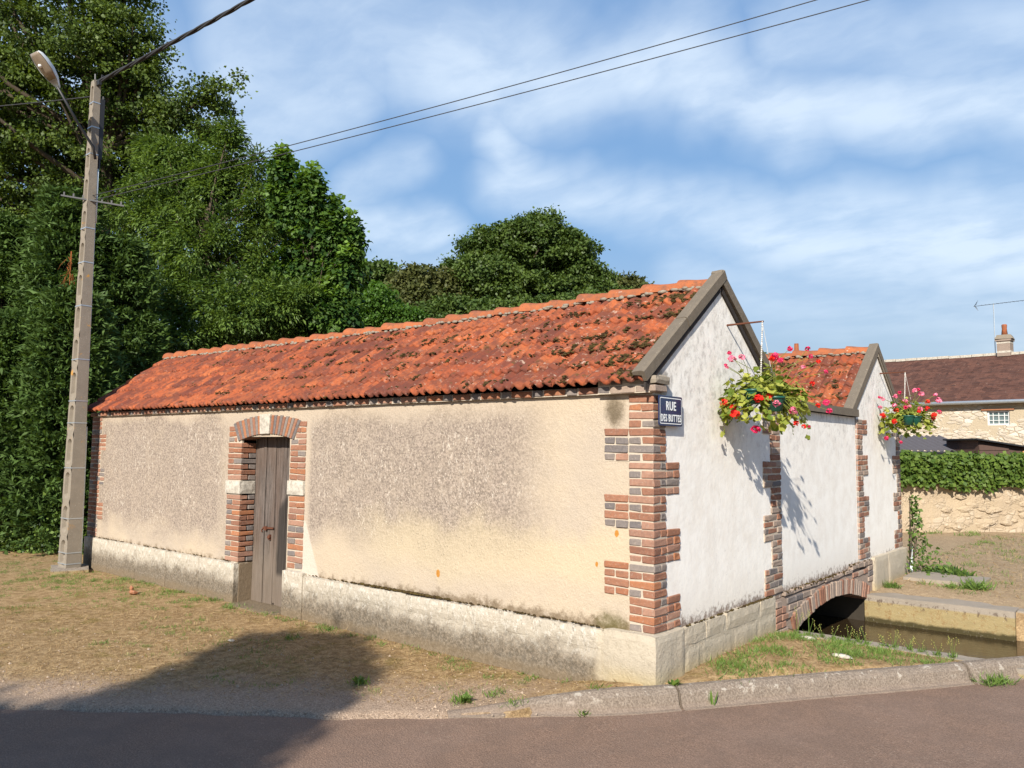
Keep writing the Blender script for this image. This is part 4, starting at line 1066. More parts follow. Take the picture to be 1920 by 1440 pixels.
def roof(name, x0, x1, ye, ze, yr, zr, ncol, nrow, back, seen, sag=0.0, deckmat=None, tile_name='roof_tile'):
    """front slope from eave (ye, ze) to ridge (yr, zr); seen(ci, ri) tells single tiles from the joined rest"""
    sl_ = math.hypot(yr - ye, zr - ze); ang = math.atan2(zr - ze, yr - ye); wcol = (x1 - x0) / ncol; ex = (sl_ - .06) / nrow
    mb = MB(); yb = 2 * yr - ye
    k_ = (zr - ze) / (yr - ye) * .16; mb.prism([(ye + .16, ze - .02 + k_), (yr, zr - .03), (yb - .16, ze - .02 + k_), (yb - .16, ze - .04 + k_), (yr, zr - .07), (ye + .16, ze - .04 + k_)], 'x', x0 + .03, x1 - .02)
    deck = W(mb.build(name, M_barge, wash))
    rest = []
    def place(ci, ri, side, single):
        x = x0 + ci * wcol; t = ri * ex
        x += R.uniform(-.004, .004); t += R.uniform(-.008, .008); lift = R.uniform(-.003, .007)
        dz = -sag * math.sin(math.pi * (x - x0) / (x1 - x0)) * (0.35 + .65 * ri / nrow)
        loc = Vector((x, ye + math.cos(ang) * t - math.sin(ang) * lift, ze + math.sin(ang) * t + math.cos(ang) * lift + dz))
        rot = Euler((ang + R.uniform(-.022, .012), R.uniform(-.02, .02), R.uniform(-.028, .028)))
        if side: loc = Vector((x + wcol, 2 * yr - loc.y, loc.z)); rot = Euler((ang, 0, math.pi))
        if single:
            o = bpy.data.objects.new(tile_name, R.choice(TM)); COL.objects.link(o); o.parent = deck; o.location = loc; o.rotation_euler = rot
        else:
            rest.append(Matrix.Translation(loc) @ rot.to_matrix().to_4x4())
    for ci in range(ncol):
        for ri in range(nrow): place(ci, ri, 0, seen(ci, ri))
        if back:
            for ri in range(nrow): place(ci, ri, 1, False)
    if rest:
        mb = MB()
        for i, m in enumerate(rest):
            me = TM[i % 5]; o = len(mb.v); mb.v.extend([tuple(m @ v.co) for v in me.vertices]); mb.f.extend([tuple(o + k for k in p.vertices) for p in me.polygons])
        mb.build('far_side_tiles', M_tile, deck, smooth=True, recalc=False, kind='stuff')
    return deck, ang, sl_
def ridge(deck, x0, x1, yr, zr, n, r=.095, sag=0.0):
    w = (x1 - x0) / n
    for k in range(n):
        mb = MB(); seg = 9; nl = 5; rad_ = r * R.uniform(.93, 1.06); lift = R.uniform(-.006, .012)
        def P(i, j):
            a = math.pi * (1.02 * i / seg - .01); t = j / nl
            rr_ = rad_ * (1 - .10 * t + (.16 if j == 0 else .12 if j == 1 else 0)) * (1 + .05 * nz(i, j, k, 1.3)); 
            z = zr - .045 + rr_ * math.sin(a) * .85 + lift - .01 * t - sag * math.sin(math.pi * (k + t) / n)
            return (x0 + w * (k - .03) + (w * 1.08) * t, yr + math.cos(a) * rr_, z)
        mb.grid(seg, nl, P)
        o = len(mb.v)
        for i in range(seg + 1):
            x, y, z = mb.v[nl * (seg + 1) + i]; mb.v.append((x, yr + (y - yr) * .84, zr - .045 + (z - zr + .045) * .84))
        for i in range(seg): mb.f.append((nl * (seg + 1) + i, nl * (seg + 1) + i + 1, o + i + 1, o + i))
        mb.build('ridge_tile', M_ridge, deck, smooth=True, recalc=False)
    mb = MB()
    for k in range(int((x1 - x0) * 26)):
        x = R.uniform(x0, x1 - .05)
        for s in (-1, 1):
            add_blob(mb, (x, yr + s * R.uniform(.075, .105), zr - .055 - sag * math.sin(math.pi * (x - x0) / (x1 - x0)) + R.uniform(-.012, .012)), (R.uniform(.02, .05), .02, .017))
    mb.build('ridge_mortar', M_cement, deck, smooth=True, kind='stuff')

YE, ZE, YR, ZR = -0.115, 2.092, 1.12, 3.005
deck1, ang1, sl1 = roof('front_roof', -L - .04, -0.018, YE, ZE, YR, ZR, 46, 6, True, lambda c, r: True, sag=0.03)
ridge(deck1, -L - .02, -0.005, YR, ZR + .03, 27, sag=0.025)
YE2, ZE2, YR2, ZR2 = 4.56, 2.075, 5.62, 2.905
deck2, ang2, sl2 = roof('rear_roof', -L, -0.018, YE2, ZE2, YR2, ZR2, 46, 5, True, lambda c, r: c >= 41 and (c > 41 or r > 0), sag=0.01)
ridge(deck2, -L, -0.005, YR2, ZR2 + .03, 27)
# a broken and a slipped tile near the gable, cowl on the rear ridge
mb = MB(); mb.tube([(-1.02, YR2, ZR2 + .05), (-1.02, YR2, ZR2 + .17)], [.035, .03], 8); mb.build('vent_stub', M_ridge, deck2)

def build_moss():
    mb = MB(); ca, sa = math.cos(ang1), math.sin(ang1); wcol = (L + .075) / 46; ex = (sl1 - .06) / 6
    for k in range(520):
        u = R.random() ** 2.4; x = -0.16 - u * 7.2
        ri = R.randrange(6); t = ri * ex + R.uniform(.03 if ri == 0 else -.015, .10)
        if nz(x, t * 3, 0, 1.7, 5) < -0.12 and R.random() < .8: continue
        m = R.randrange(3, 20); rx = R.uniform(.012, .07)
        for _ in range(m):
            xx = x + R.gauss(0, rx); tt = max(.012, t + R.gauss(0, .022)); s = R.uniform(.004, .012); lift = .036 + R.uniform(-.006, .006) + s * .1
            add_blob(mb, (xx, YE + ca * tt - sa * lift, ZE + sa * tt + ca * lift - .02 * math.sin(math.pi * (xx + L) / L)), (s * 1.7, s * 1.4, s * .7))
    mb.build('roof_moss', M_moss, deck1, smooth=True, kind='stuff')
    mb = MB(); ca, sa = math.cos(ang2), math.sin(ang2); ex = (sl2 - .06) / 5
    for k in range(90):
        x = -R.random() * 1.6 - .14; ri = R.randrange(5); t = ri * ex + R.uniform(-.015, .10)
        for _ in range(R.randrange(3, 10)):
            xx = x + R.gauss(0, .03); tt = t + R.gauss(0, .022); s = R.uniform(.007, .018); lift = .038
            add_blob(mb, (xx, YE2 + ca * tt - sa * lift, ZE2 + sa * tt + ca * lift), (s * 1.5, s * 1.2, s * .9))
    mb.build('roof_moss', M_moss, deck2, smooth=True, kind='stuff')
build_moss()

def barge(xo, y0, z0, y1, z1, wdt=.062, h=.115, t0=0, t1=1, parent=None, name='barge_board', top_in=.10):
    a = Vector((xo, y0 + (y1 - y0) * t0, z0 + (z1 - z0) * t0)); b = Vector((xo, y0 + (y1 - y0) * t1, z0 + (z1 - z0) * t1))
    d = (b - a).normalized(); nn = Vector((0, -d.z, d.y)); nn = nn if nn.z > 0 else -nn
    mb = MB(); n = 10; prof = [(.0, 0), (.0, h), (-.018, h + .010), (-top_in, h + .004), (-top_in, h - .022), (-wdt, h - .03), (-wdt, 0)]
    for i in range(n + 1):
        p = a.lerp(b, i / n)
        for (ox, oz) in prof:
            j = .003 * nz(p.y * 6, p.z * 6, ox * 9)
            mb.v.append(tuple(p + Vector((ox + j, 0, 0)) + nn * (oz - h + j)))
    m = len(prof)
    for i in range(n):
        for k in range(m): a_ = i * m + k; b_ = i * m + (k + 1) % m; mb.f.append((a_, b_, b_ + m, a_ + m))
    mb.f.append(tuple(range(m))); mb.f.append(tuple(n * m + k for k in reversed(range(m))))
    return mb.build(name, M_barge, parent)
# front gable verge: two pieces on the left rake, one on the right
barge(.022, -.165, 2.160, 1.150, 3.115, h=.076, t0=.0, t1=.49, parent=deck1, wdt=.03)
barge(.029, -.165, 2.166, 1.150, 3.120, h=.076, t0=.485, t1=1.0, parent=deck1, wdt=.035)
barge(.024, 2.47, 2.150, 1.120, 3.117, h=.085, t0=.0, t1=1.0, parent=deck1, wdt=.03)
mb = MB()
for (ya, za, yb, zb) in ((-.12, 2.085, 1.10, 2.975), (2.36, 2.085, 1.14, 2.975)):
    mb.prism([(ya, za), (yb, zb), (yb, zb - .05), (ya, za - .05)], 'x', -.006, .008)
mb.build('verge_batten', M_wood, deck1)
barge(.022, 4.49, 2.10, 5.625, 2.995, h=.085, parent=deck2, top_in=.11, wdt=.03); barge(.022, 6.72, 2.11, 5.615, 2.995, h=.08, parent=deck2, top_in=.11, wdt=.03)
mb = MB()
for (ya, za, yb, zb) in ((4.58, 2.07, 5.60, 2.87), (6.66, 2.07, 5.64, 2.87)): mb.prism([(ya, za), (yb, zb), (yb, zb - .04), (ya, za - .04)], 'x', .002, .014)
mb.build('verge_batten', M_cement, deck2)

# ------------------------------------------------------------------ street sign
def build_sign():
    y0, y1, z0, z1, xf = 0.018, 0.372, 1.788, 2.008, 0.034
    cy, cz = (y0 + y1) / 2, (z0 + z1) / 2; hw, hh = (y1 - y0) / 2, (z1 - z0) / 2
    root = thing('street_sign', 'dark blue enamel street plate with white lettering on the corner of the wash house', 'street sign', (xf, cy, cz))
    def rrect(w, h, r, n=5):
        pts = []
        for cx_, cy_, a0 in ((w - r, h - r, 0), (-w + r, h - r, 90), (-w + r, -h + r, 180), (w - r, -h + r, 270)):
            for k in range(n + 1): a = rad(a0 + 90 * k / n); pts.append((cx_ + r * math.cos(a), cy_ + r * math.sin(a)))
        return pts
    mb = MB(); mb.prism(rrect(hw, hh, .016), 'x', -.006, 0.0); mb.build('plate', M_blue, root, bevel=.0015)
    a = rrect(hw - .014, hh - .014, .015); b = rrect(hw - .020, hh - .020, .010); mb = MB(); n = len(a)
    mb.add([(0.0014, p[0], p[1]) for p in a] + [(0.0014, p[0], p[1]) for p in b], [(i, (i + 1) % n, n + (i + 1) % n, n + i) for i in range(n)]); mb.build('border_line', M_enw, root)
    for txt, z, size, sx, off in (('RUE', .006, .090, .92, .0020), ('DES BUTTES', -.077, .074, .80, .0012)):
        cu = bpy.data.curves.new('text', 'FONT'); cu.body = txt; cu.size = size; cu.align_x = 'CENTER'; cu.space_character = 1.12; cu.extrude = .0006; cu.offset = off; cu.resolution_u = 3
        to = bpy.data.objects.new('text', cu); COL.objects.link(to); bpy.context.view_layer.update()
        me = bpy.data.meshes.new_from_object(to.evaluated_get(bpy.context.evaluated_depsgraph_get())); bpy.data.objects.remove(to)
        w = max(v.co.x for v in me.vertices) - min(v.co.x for v in me.vertices)
        k = (.145 if txt == 'RUE' else .300) / w
        for v in me.vertices: v.co = Vector((.0022 + v.co.z, v.co.x * k, v.co.y + z))
        me.materials.append(M_enw); link('lettering', me, None, root)
    mb = MB()
    for yy in (-hw * .5, hw * .5): mb.tube([(-.034, yy, hh - .03), (-.004, yy, hh - .03)], .006)
    mb.build('fixing', M_dmetal, root)
build_sign()

# ------------------------------------------------------------------ hanging baskets
def ger_leaf_mesh(k, mat):
    mb = MB(); rr = random.Random(k); n = 10; pts = [(0, 0, 0)]; r0 = .5
    for i in range(n):
        a = -math.pi * .5 + .35 + (2 * math.pi - .7) * i / (n - 1); r = r0 * (1.0 if i % 2 else .80) * rr.uniform(.92, 1.08)
        pts.append((r * math.cos(a), r * math.sin(a) + .18, .10 * rr.uniform(.3, 1.4) + .06 * math.cos(a * 3)))
    mb.v = pts; mb.f = [(0, i, i + 1) for i in range(1, n)]
    me = mb.mesh('leaf', recalc=False, smooth=True)
    at = me.attributes.new('tint', 'FLOAT', 'POINT'); at.data.foreach_set('value', [min(1, max(0, (k % 7) / 6.0 + (.2 if i else -.1))) for i in range(len(pts))])
    me.materials.append(mat); return me
GL = [ger_leaf_mesh(k, L_ger) for k in range(7)]
def flower_mesh(k, mat):
    rr = np.random.default_rng(k); n = 34; d = unit(rr.normal(size=(n, 3)) + np.array([0, 0, .35])); P = d * .62; A = np.cross(d, unit(rr.normal(size=(n, 3)))) + d * .5
    o = leaf_object('flower_head', P - unit(A) * .3, A, d, .75 * (0.8 + .4 * rr.random(n)), .9, rr.random(n), mat); me = o.data; bpy.data.objects.remove(o); return me
FM = {'r': [flower_mesh(k, L_red) for k in range(3)], 'p': [flower_mesh(k + 5, L_pink) for k in range(3)], 'c': [flower_mesh(k + 9, L_crim) for k in range(2)]}

def basket(label, arm_y, arm_z, arm_len, cz, rx, rz, pots, flowers, nl, seed, tdir=(0.77, 0.64)):
    """arm in the wall, chains, pots, foliage in a ragged ball"""
    r = random.Random(seed); root = thing('flower_basket', label, 'flower basket', (arm_len, arm_y, cz), 'hanging geranium baskets on the white gables')
    B = Vector((arm_len, arm_y, cz)); T = Vector((tdir[0], tdir[1], 0)); D = Vector((tdir[1], -tdir[0], 0))
    mb = MB(); mb.tube([(-.06 - arm_len, 0, arm_z - cz), (.01, 0, arm_z - cz + .004)], [.009, .007], 6); mb.build('bracket_arm', M_rust, root)
    for i, (tx, dz) in enumerate(((-.02, .18), (.08, .16))):
        mb = MB(); p0 = Vector((0, 0, arm_z - cz)); p1 = T * tx + Vector((0, 0, dz))
        n = 26 if i == 0 else 14
        if i == 0:
            for k in range(n): add_blob(mb, p0.lerp(p1, k / n), (.008, .008, .010))
        else: mb.tube([p0, p0.lerp(p1, .5), p1], .0022, 4)
        mb.build('hanging_chain', M_string, root)
    for (a, b, z) in pots:
        mb = MB(); c = T * a + D * b; seg = 14
        prof = [(.052, 0), (.068, .095), (.070, .10), (.078, .10), (.079, .118), (.072, .118), (.066, .105)]
        for (rr_, zz) in prof:
            for k in range(seg): an = 2 * math.pi * k / seg; mb.v.append((c.x + rr_ * math.cos(an), c.y + rr_ * math.sin(an), z + zz))
        for i in range(len(prof) - 1):
            for k in range(seg): a_ = i * seg + k; b_ = i * seg + (k + 1) % seg; mb.f.append((a_, b_, b_ + seg, a_ + seg))
        mb.f.append(tuple(reversed(range(seg)))); mb.build('pot', M_potg, root, smooth=True)
    # stems from the pots and leaves round them
    stems = MB(); spots = []
    for k in range(nl):
        src = r.choice(pots); s = T * src[0] + D * src[1] + Vector((0, 0, src[2] + .11))
        an = r.uniform(0, 6.283); rr_ = rx * (r.random() ** .55)
        tgt = T * (math.cos(an) * rr_) + D * (math.sin(an) * rr_ * .62)
        e = rr_ / rx; z = r.gauss(.06, .075) * (1.15 - .5 * e) + .04 - (.26 * max(0, e - .45) * r.random() ** .5) - (.05 if r.random() < .2 else 0)
        if e > .62 and r.random() < .40: z -= r.uniform(.03, .16) * rz / .3
        tgt.z = z
        ta, tb = tgt.dot(T), tgt.dot(D)
        if tb > -.02 and any(abs(ta - pa_) < .065 and pz_ - .03 < z < pz_ + .105 for (pa_, pb_, pz_) in pots) and r.random() < .66: continue
        if B.x + tgt.x < .02: tgt.x = .02 - B.x + r.uniform(0, .04)
        spots.append((s, tgt))
    for i, (s, t) in enumerate(spots):
        if i % 5 == 0:
            m = s.lerp(t, .5) + Vector((0, 0, .04)); stems.tube([s, m, t], [.0035, .0028, .002], 4, False)
    P = []; 
    for i, (s, t) in enumerate(spots):
        sz = r.uniform(.042, .082); nd = (t - Vector((0, 0, -.12))).normalized() * .7 + Vector((r.gauss(0, .5), r.gauss(0, .5), .6 + r.gauss(0, .35))); q = nd.to_track_quat('Z', 'Y') @ Euler((0, 0, r.uniform(0, 6.28))).to_quaternion()
        if i < 230:
            o = bpy.data.objects.new('leaf', r.choice(GL)); COL.objects.link(o); o.parent = root; o.location = t; o.rotation_mode = 'QUATERNION'; o.rotation_quaternion = q; o.scale = (sz, sz, sz)
        else: P.append((t, q, sz))
    mb = MB(); tv = []
    for t, q, sz in P:
        me = r.choice(GL); o = len(mb.v); mb.v.extend([tuple(t + q @ (v.co * sz)) for v in me.vertices]); mb.f.extend([tuple(o + k for k in p.vertices) for p in me.polygons]); tv.extend([r.random()] * len(me.vertices))
    if mb.v:
        o = mb.build('foliage', L_ger, root, smooth=True, recalc=False, kind='stuff'); at = o.data.attributes.new('tint', 'FLOAT', 'POINT'); at.data.foreach_set('value', tv)
    for (a, b, z, kind, s) in flowers:
        c = T * a + D * b + Vector((0, 0, z))
        if B.x + c.x < .03: c.x = .03 - B.x
        o = bpy.data.objects.new('flower_head', r.choice(FM[kind])); COL.objects.link(o); o.parent = root; o.location = c; o.rotation_euler = (r.uniform(-.5, .5), r.uniform(-.5, .5), r.uniform(0, 6)); o.scale = (s * 1.3, s * 1.3, s * 1.1)
        src = r.choice(pots); sp = T * src[0] + D * src[1] + Vector((0, 0, src[2] + .11)); m = sp.lerp(c, .55) + Vector((0, 0, .03)); stems.tube([sp, m, c], [.003, .0024, .002], 4, False)
    o = stems.build('stems', L_ger, root, smooth=True); at = o.data.attributes.new('tint', 'FLOAT', 'POINT'); at.data.foreach_set('value', [.5] * len(o.data.vertices))
    return root
# flowers: (across, towards the camera, up, colour, size); across 1 m is about 218 photo pixels
def fl(lst, u0, v0, s, zz=0.0):
    out = []
    for (u, v, k, sz) in lst: out.append(((u - u0) / s, R.uniform(.05, .26), (v0 - v) / s + zz, k, sz))
    return out
F1 = fl([(1368, 679, 'p', .030), (1383, 677, 'p', .026), (1367, 667, 'c', .018), (1440, 676, 'c', .032), (1432, 681, 'r', .022), (1449, 683, 'c', .022), (1469, 661, 'c', .022), (1502, 660, 'c', .020),
         (1357, 757, 'r', .034), (1378, 749, 'r', .026), (1369, 766, 'r', .026), (1368, 779, 'r', .038), (1408, 751, 'r', .036), (1430, 749, 'r', .036), (1439, 759, 'p', .028), (1471, 771, 'p', .032),
         (1411, 804, 'c', .034), (1478, 793, 'r', .022), (1484, 799, 'r', .018), (1504, 723, 'r', .020), (1524, 757, 'c', .026), (1530, 771, 'c', .022), (1508, 762, 'r', .018), (1515, 684, 'r', .018), (1500, 676, 'c', .018),
         (1494, 693, 'p', .018), (1349, 694, 'c', .014), (1360, 694, 'p', .014), (1525, 703, 'c', .016), (1494, 799, 'c', .012)], 1432, 750, 222)
basket('larger basket of red and pink geraniums in green pots hanging on the front white gable', 1.258, 2.672, 0.30, 2.03, .37, .30,
       [(-.115, .10, -.04), (.045, .15, -.10), (.12, .03, -.05)], F1, 760, 3)
F2 = fl([(1647, 777, 'r', .034), (1663, 788, 'r', .032), (1676, 767, 'r', .034), (1666, 758, 'p', .028), (1645, 761, 'p', .022), (1652, 745, 'p', .026), (1668, 741, 'p', .028), (1672, 735, 'c', .022), (1692, 750, 'p', .032),
         (1695, 758, 'p', .032), (1711, 764, 'p', .030), (1703, 730, 'p', .028), (1725, 735, 'p', .034), (1717, 727, 'c', .022), (1735, 750, 'r', .032), (1749, 747, 'p', .038), (1740, 738, 'p', .024), (1731, 763, 'r', .028),
         (1732, 776, 'r', .032), (1737, 782, 'r', .026), (1755, 769, 'c', .026), (1650, 819, 'c', .028), (1681, 826, 'c', .020), (1646, 742, 'c', .018), (1705, 770, 'r', .024), (1684, 762, 'c', .024)], 1700, 785, 151)
basket('smaller basket of red and pink geraniums hanging on the rear white gable', 5.755, 2.625, 0.29, 2.02, .34, .22,
       [(-.04, .13, -.06), (.05, .12, -.07)], F2, 520, 8)

# ------------------------------------------------------------------ utility pole, street lamp, wires
PB = Vector((-9.08, -0.31, -0.13)); PTOP = 6.93
dv = Vector((CAM.x - PB.x, CAM.y - PB.y, 0)).normalized()
pa = math.atan2(dv.y, dv.x)                             # pole axes: its wide face looks right of the camera
axW = Vector((math.cos(pa + rad(112)), math.sin(pa + rad(112)), 0)); axN = Vector((axW.y, -axW.x, 0))
if axN.dot(dv) < 0: axN = -axN
def build_pole():
    root = thing('utility_pole', 'tall tapered concrete utility pole beside the left end of the wash house', 'utility pole', PB)
    H_ = PTOP - PB.z
    def half(z):
        t = z / H_; return (.096 * (1 - t) + .045 * t, .138 * (1 - t) + .062 * t)     # half width across, half depth
    mb = MB(); n = 30
    # faces: front (axN) and back plain; sides (±axW) carry stadium recesses
    for j in range(n):
        z0, z1 = H_ * j / n, H_ * (j + 1) / n; (w0, d0), (w1, d1) = half(z0), half(z1)
        for s in (1, -1):
            mb.add([axN * s * d0 - axW * w0 + Vector((0, 0, z0)), axN * s * d0 + axW * w0 + Vector((0, 0, z0)), axN * s * d1 + axW * w1 + Vector((0, 0, z1)), axN * s * d1 - axW * w1 + Vector((0, 0, z1))], [(0, 1, 2, 3)])
    seg = 0.46; m = int(H_ / seg); seg = H_ / m
    for s in (1, -1):
        for j in range(m):
            z0, z1 = seg * j, seg * (j + 1); (w0, d0), (w1, d1) = half(z0), half(z1)
            def S(a, z, depth=0.0, s=s, z0=z0, z1=z1):
                w, d = half(z); return axW * s * (w - depth) + axN * (a * d) + Vector((0, 0, z))
            K = 20; inner = []; outer = []; rr_ = .62; zr_ = rr_ * (d0 + d1) / 2; zm = (z0 + z1) / 2; hl = seg * .33 - zr_ * .2
            for k in range(K):
                a = 2 * math.pi * k / K; ca, sa = math.cos(a), math.sin(a); zz = zm + sa * zr_ + (hl if sa > 0.01 else -hl if sa < -.01 else 0) * .75
                inner.append((ca * rr_, min(z1 - .02, max(z0 + .02, zz))))
                q_ = max(abs(ca), abs(sa)); outer.append((ca / q_, zm + sa / q_ * seg / 2))
            vs = [S(*p) for p in outer] + [S(*p) for p in inner] + [S(p[0] * .8, zm + (p[1] - zm) * .86, .042) for p in inner]
            fs = [(k, (k + 1) % K, K + (k + 1) % K, K + k) for k in range(K)] + [(K + k, K + (k + 1) % K, 2 * K + (k + 1) % K, 2 * K + k) for k in range(K)] + [tuple(2 * K + k for k in range(K))]
            mb.add(vs, fs)
    w1, d1 = half(H_); mb.add([axN * s * d1 + axW * t * w1 + Vector((0, 0, H_)) for s, t in ((-1, -1), (-1, 1), (1, 1), (1, -1))], [(0, 1, 2, 3)])
    mb.build('shaft', M_conc, root)
    for z in (.25, .72, 1.42, 2.05, 2.36, 2.95, 3.72, 4.35, 4.85, 5.95, 6.35, 6.72, .10):
        w, d = half(z); w += .004; d += .004; b = MB(); ring = [axN * d * i + axW * w * j for i, j in ((1, -1), (1, 1), (-1, 1), (-1, -1))]
        hh = .008
        b.add([p + Vector((0, 0, z - hh)) for p in ring] + [p + Vector((0, 0, z + hh)) for p in ring], [(i, (i + 1) % 4, 4 + (i + 1) % 4, 4 + i) for i in range(4)]); b.build('metal_band', M_metal, root, recalc=True)
    side = -axW if axW.dot(Rt) < 0 else axW               # right-hand side seen from the camera
    def edge(z, o=.02): w, d = half(z); return side * (w + o) + axN * (d * .55) + Vector((0, 0, z))
    b = MB(); b.tube([edge(z) for z in (0, .6, 1.2, 1.8, 2.0)], .017, 8); b.build('conduit', M_pipe, root, smooth=True)
    b = MB(); b.tube([edge(z, .012) for z in (2.0, 3, 4, 4.9, 5.2)], .010, 6); b.tube([edge(z, .020) for z in (4.95, 5.3, 5.75)], .017, 8); b.build('cable_run', M_pipe, root, smooth=True)
    b = MB(); b.tube([edge(z, .03 if z < 6.4 else .05) for z in (5.75, 6.0, 6.3, 6.6, 6.85)], .020, 6); b.obox(edge(6.35, .035), side * .03, axN * .028, Vector((0, 0, .45))); b.build('cable_cover', M_dmetal, root)
    b = MB(); b.obox(Vector((0, 0, 5.25)) + axN * .10, Rt * .46 + Vector((0, 0, -.075)), dv * .016, Vector((0, 0, .011)));
    for t in (-.9, -.6, -.3, .3, .6, .9): b.obox(Vector((0, 0, 5.285 - .075 * t)) + axN * .10 + Rt * .46 * t, Rt * .012, dv * .012, Vector((0, 0, .022)))
    b.build('crossbar', M_dmetal, root)
    b = MB(); b.tube([Vector((-.03, 0, H_)), Vector((-.04, 0, H_ + .12)), Vector((-.10, .02, H_ + .14))], .012); b.tube([Vector((.02, 0, H_ - .1)), Vector((.14, .02, H_ - .02)), Vector((.16, .02, H_ + .06))], .014); b.obox((.10, 0, H_ - .06), (.05, 0, 0), (0, .02, 0), (0, 0, .03)); b.build('top_bracket', M_dmetal, root)
    b = MB()
    for i in range(3): b.obox(Vector((0, 0, 1.0)) + axN * .135, axN * .001, axW * .02, Vector((0, 0, .02)))
    # footing
    b = MB(); rough_box(b, -.28, .34, -.22, .24, -.15, .045, .1, .012); f = b.build('footing', M_slab, root); f.rotation_euler = (0, 0, pa)
    return root, half
pole_root, phalf = build_pole()

def build_lamp():
    base = PB + Vector((0, 0, 5.98)) + axN * .12
    head = CAM + (Fv + Rv * ((108 - 960) / FX) - Uv * ((163 - 720) / FX)) * 11.0
    root = thing('street_lamp', 'grey street lamp head on a thin arm reaching left from the concrete pole', 'street lamp', base)
    hv = head - base
    b = MB(); b.tube([Vector((0, 0, -.12)), Vector((0, 0, 0)) + hv * .06, hv * .5 + Vector((0, 0, -.03)), hv], [.020, .022, .020, .018], 8); b.build('arm', M_dmetal, root, smooth=True)
    d = (skydir(60, 105) * 11.0 - skydir(100, 155) * 11.0).normalized(); d = (hv.normalized() * .55 + d * .65).normalized()
    s = d.cross(Vector((0, 0, 1))).normalized(); u = s.cross(d).normalized()
    Lh = .50; prof = [(0, .035, .03), (.10, .055, .05), (.25, .10, .085), (.5, .135, .11), (.75, .135, .11), (.92, .12, .09), (1.0, .10, .055)]
    b = MB(); n = 10
    for (t, w, h) in prof:
        for k in range(n):
            a = math.pi * k / (n - 1); b.v.append(tuple(hv + d * (Lh * t - .02) + s * (math.cos(a) * w) + u * (math.sin(a) * h)))
    for i in range(len(prof) - 1):
        for k in range(n - 1): a_ = i * n + k; b.f.append((a_, a_ + 1, a_ + n + 1, a_ + n))
    b.f.append(tuple(range(n))); b.f.append(tuple((len(prof) - 1) * n + k for k in reversed(range(n))))
    for i in range(len(prof) - 1):                        # rim flange
        for sd in (0, n - 1):
            pass
    b.build('housing', M_lampw, root, smooth=True)
    b = MB(); m = 8
    for (t, w, h) in prof[2:]:
        w *= .88
        for k in range(m):
            a = math.pi * k / (m - 1); b.v.append(tuple(hv + d * (Lh * t - .02) + s * (math.cos(a) * w) - u * (math.sin(a) * .035 * (w / .11) - .004)))
    for i in range(len(prof) - 3):
        for k in range(m - 1): a_ = i * m + k; b.f.append((a_, a_ + 1, a_ + m + 1, a_ + m))
    b.f.append(tuple(range(m))); b.f.append(tuple((len(prof) - 3) * m + k for k in reversed(range(m)))); b.build('lamp_glass', M_glassl, root, smooth=True)
    b = MB(); add_blob(b, hv + d * Lh * .62 - u * .032, (.035, .035, .03)); b.build('bulb', M_enw, root, smooth=True)
build_lamp()

def wire(label, pts, r, twist=False):
    # catenary through control points a, b with sag
    a, b, sag = pts; a = Vector(a); b = Vector(b); n = 60; P = [a.lerp(b, i / n) + Vector((0, 0, -4 * sag * (i / n) * (1 - i / n))) for i in range(n + 1)]
    o = thing('overhead_cable', label, 'cable', a, None); mb = MB()
    if twist:
        t = (b - a).normalized(); s = t.cross(Vector((0, 0, 1))).normalized(); u = s.cross(t); N = 260
        for k in range(3):
            Q = []
            for i in range(N + 1):
                f = i / N; p = a.lerp(b, f) + Vector((0, 0, -4 * sag * f * (1 - f))); ph = f * (b - a).length * 6 + k * 2.094; Q.append(p + (s * math.cos(ph) + u * math.sin(ph)) * r * .75 - a)
            m2 = MB(); m2.tube(Q, r * .8, 5, False); m2.build('strand', M_cable, o, smooth=True)
    else:
        mb.tube([p - a for p in P], r, 5, False); mb.build('strand', M_cable, o, smooth=True)
    return o
def beyond(a, b, k): return tuple(Vector(a) + (Vector(b) - Vector(a)) * k)
def atz(u, v, z): d = Fv + Rv * ((u - 960) / FX) - Uv * ((v - 720) / FX); return CAM + d * ((z - CAM.z) / d.z)
ptop = PB + Vector((0.06, 0, PTOP - PB.z - .03))
wire('thick twisted black cable running up and right from the top of the pole', (ptop, beyond(ptop, atz(475, -4, 7.35) + Vector((0, 0, .12)), 4.5), .18), .020, True)
p1 = PB + Vector((.05, .0, 5.33))
wire('upper of the two thin parallel wires crossing the sky', (p1, beyond(p1, atz(1550, -6, 6.6) + Vector((0, 0, .12)), 1.6), .13), .0062)
wire('lower of the two thin parallel wires crossing the sky', (p1 + Vector((.0, .0, -.07)), beyond(p1, atz(1664, -6, 6.5) + Vector((0, 0, .17)), 1.6), .13), .0062)
p3 = PB + Vector((-.05, 0, 6.85))
wire('thin wire leaving the pole to the left in front of the tall tree', (p3, beyond(p3, atz(0, 192, 7.0), 4.0), .08), .010)

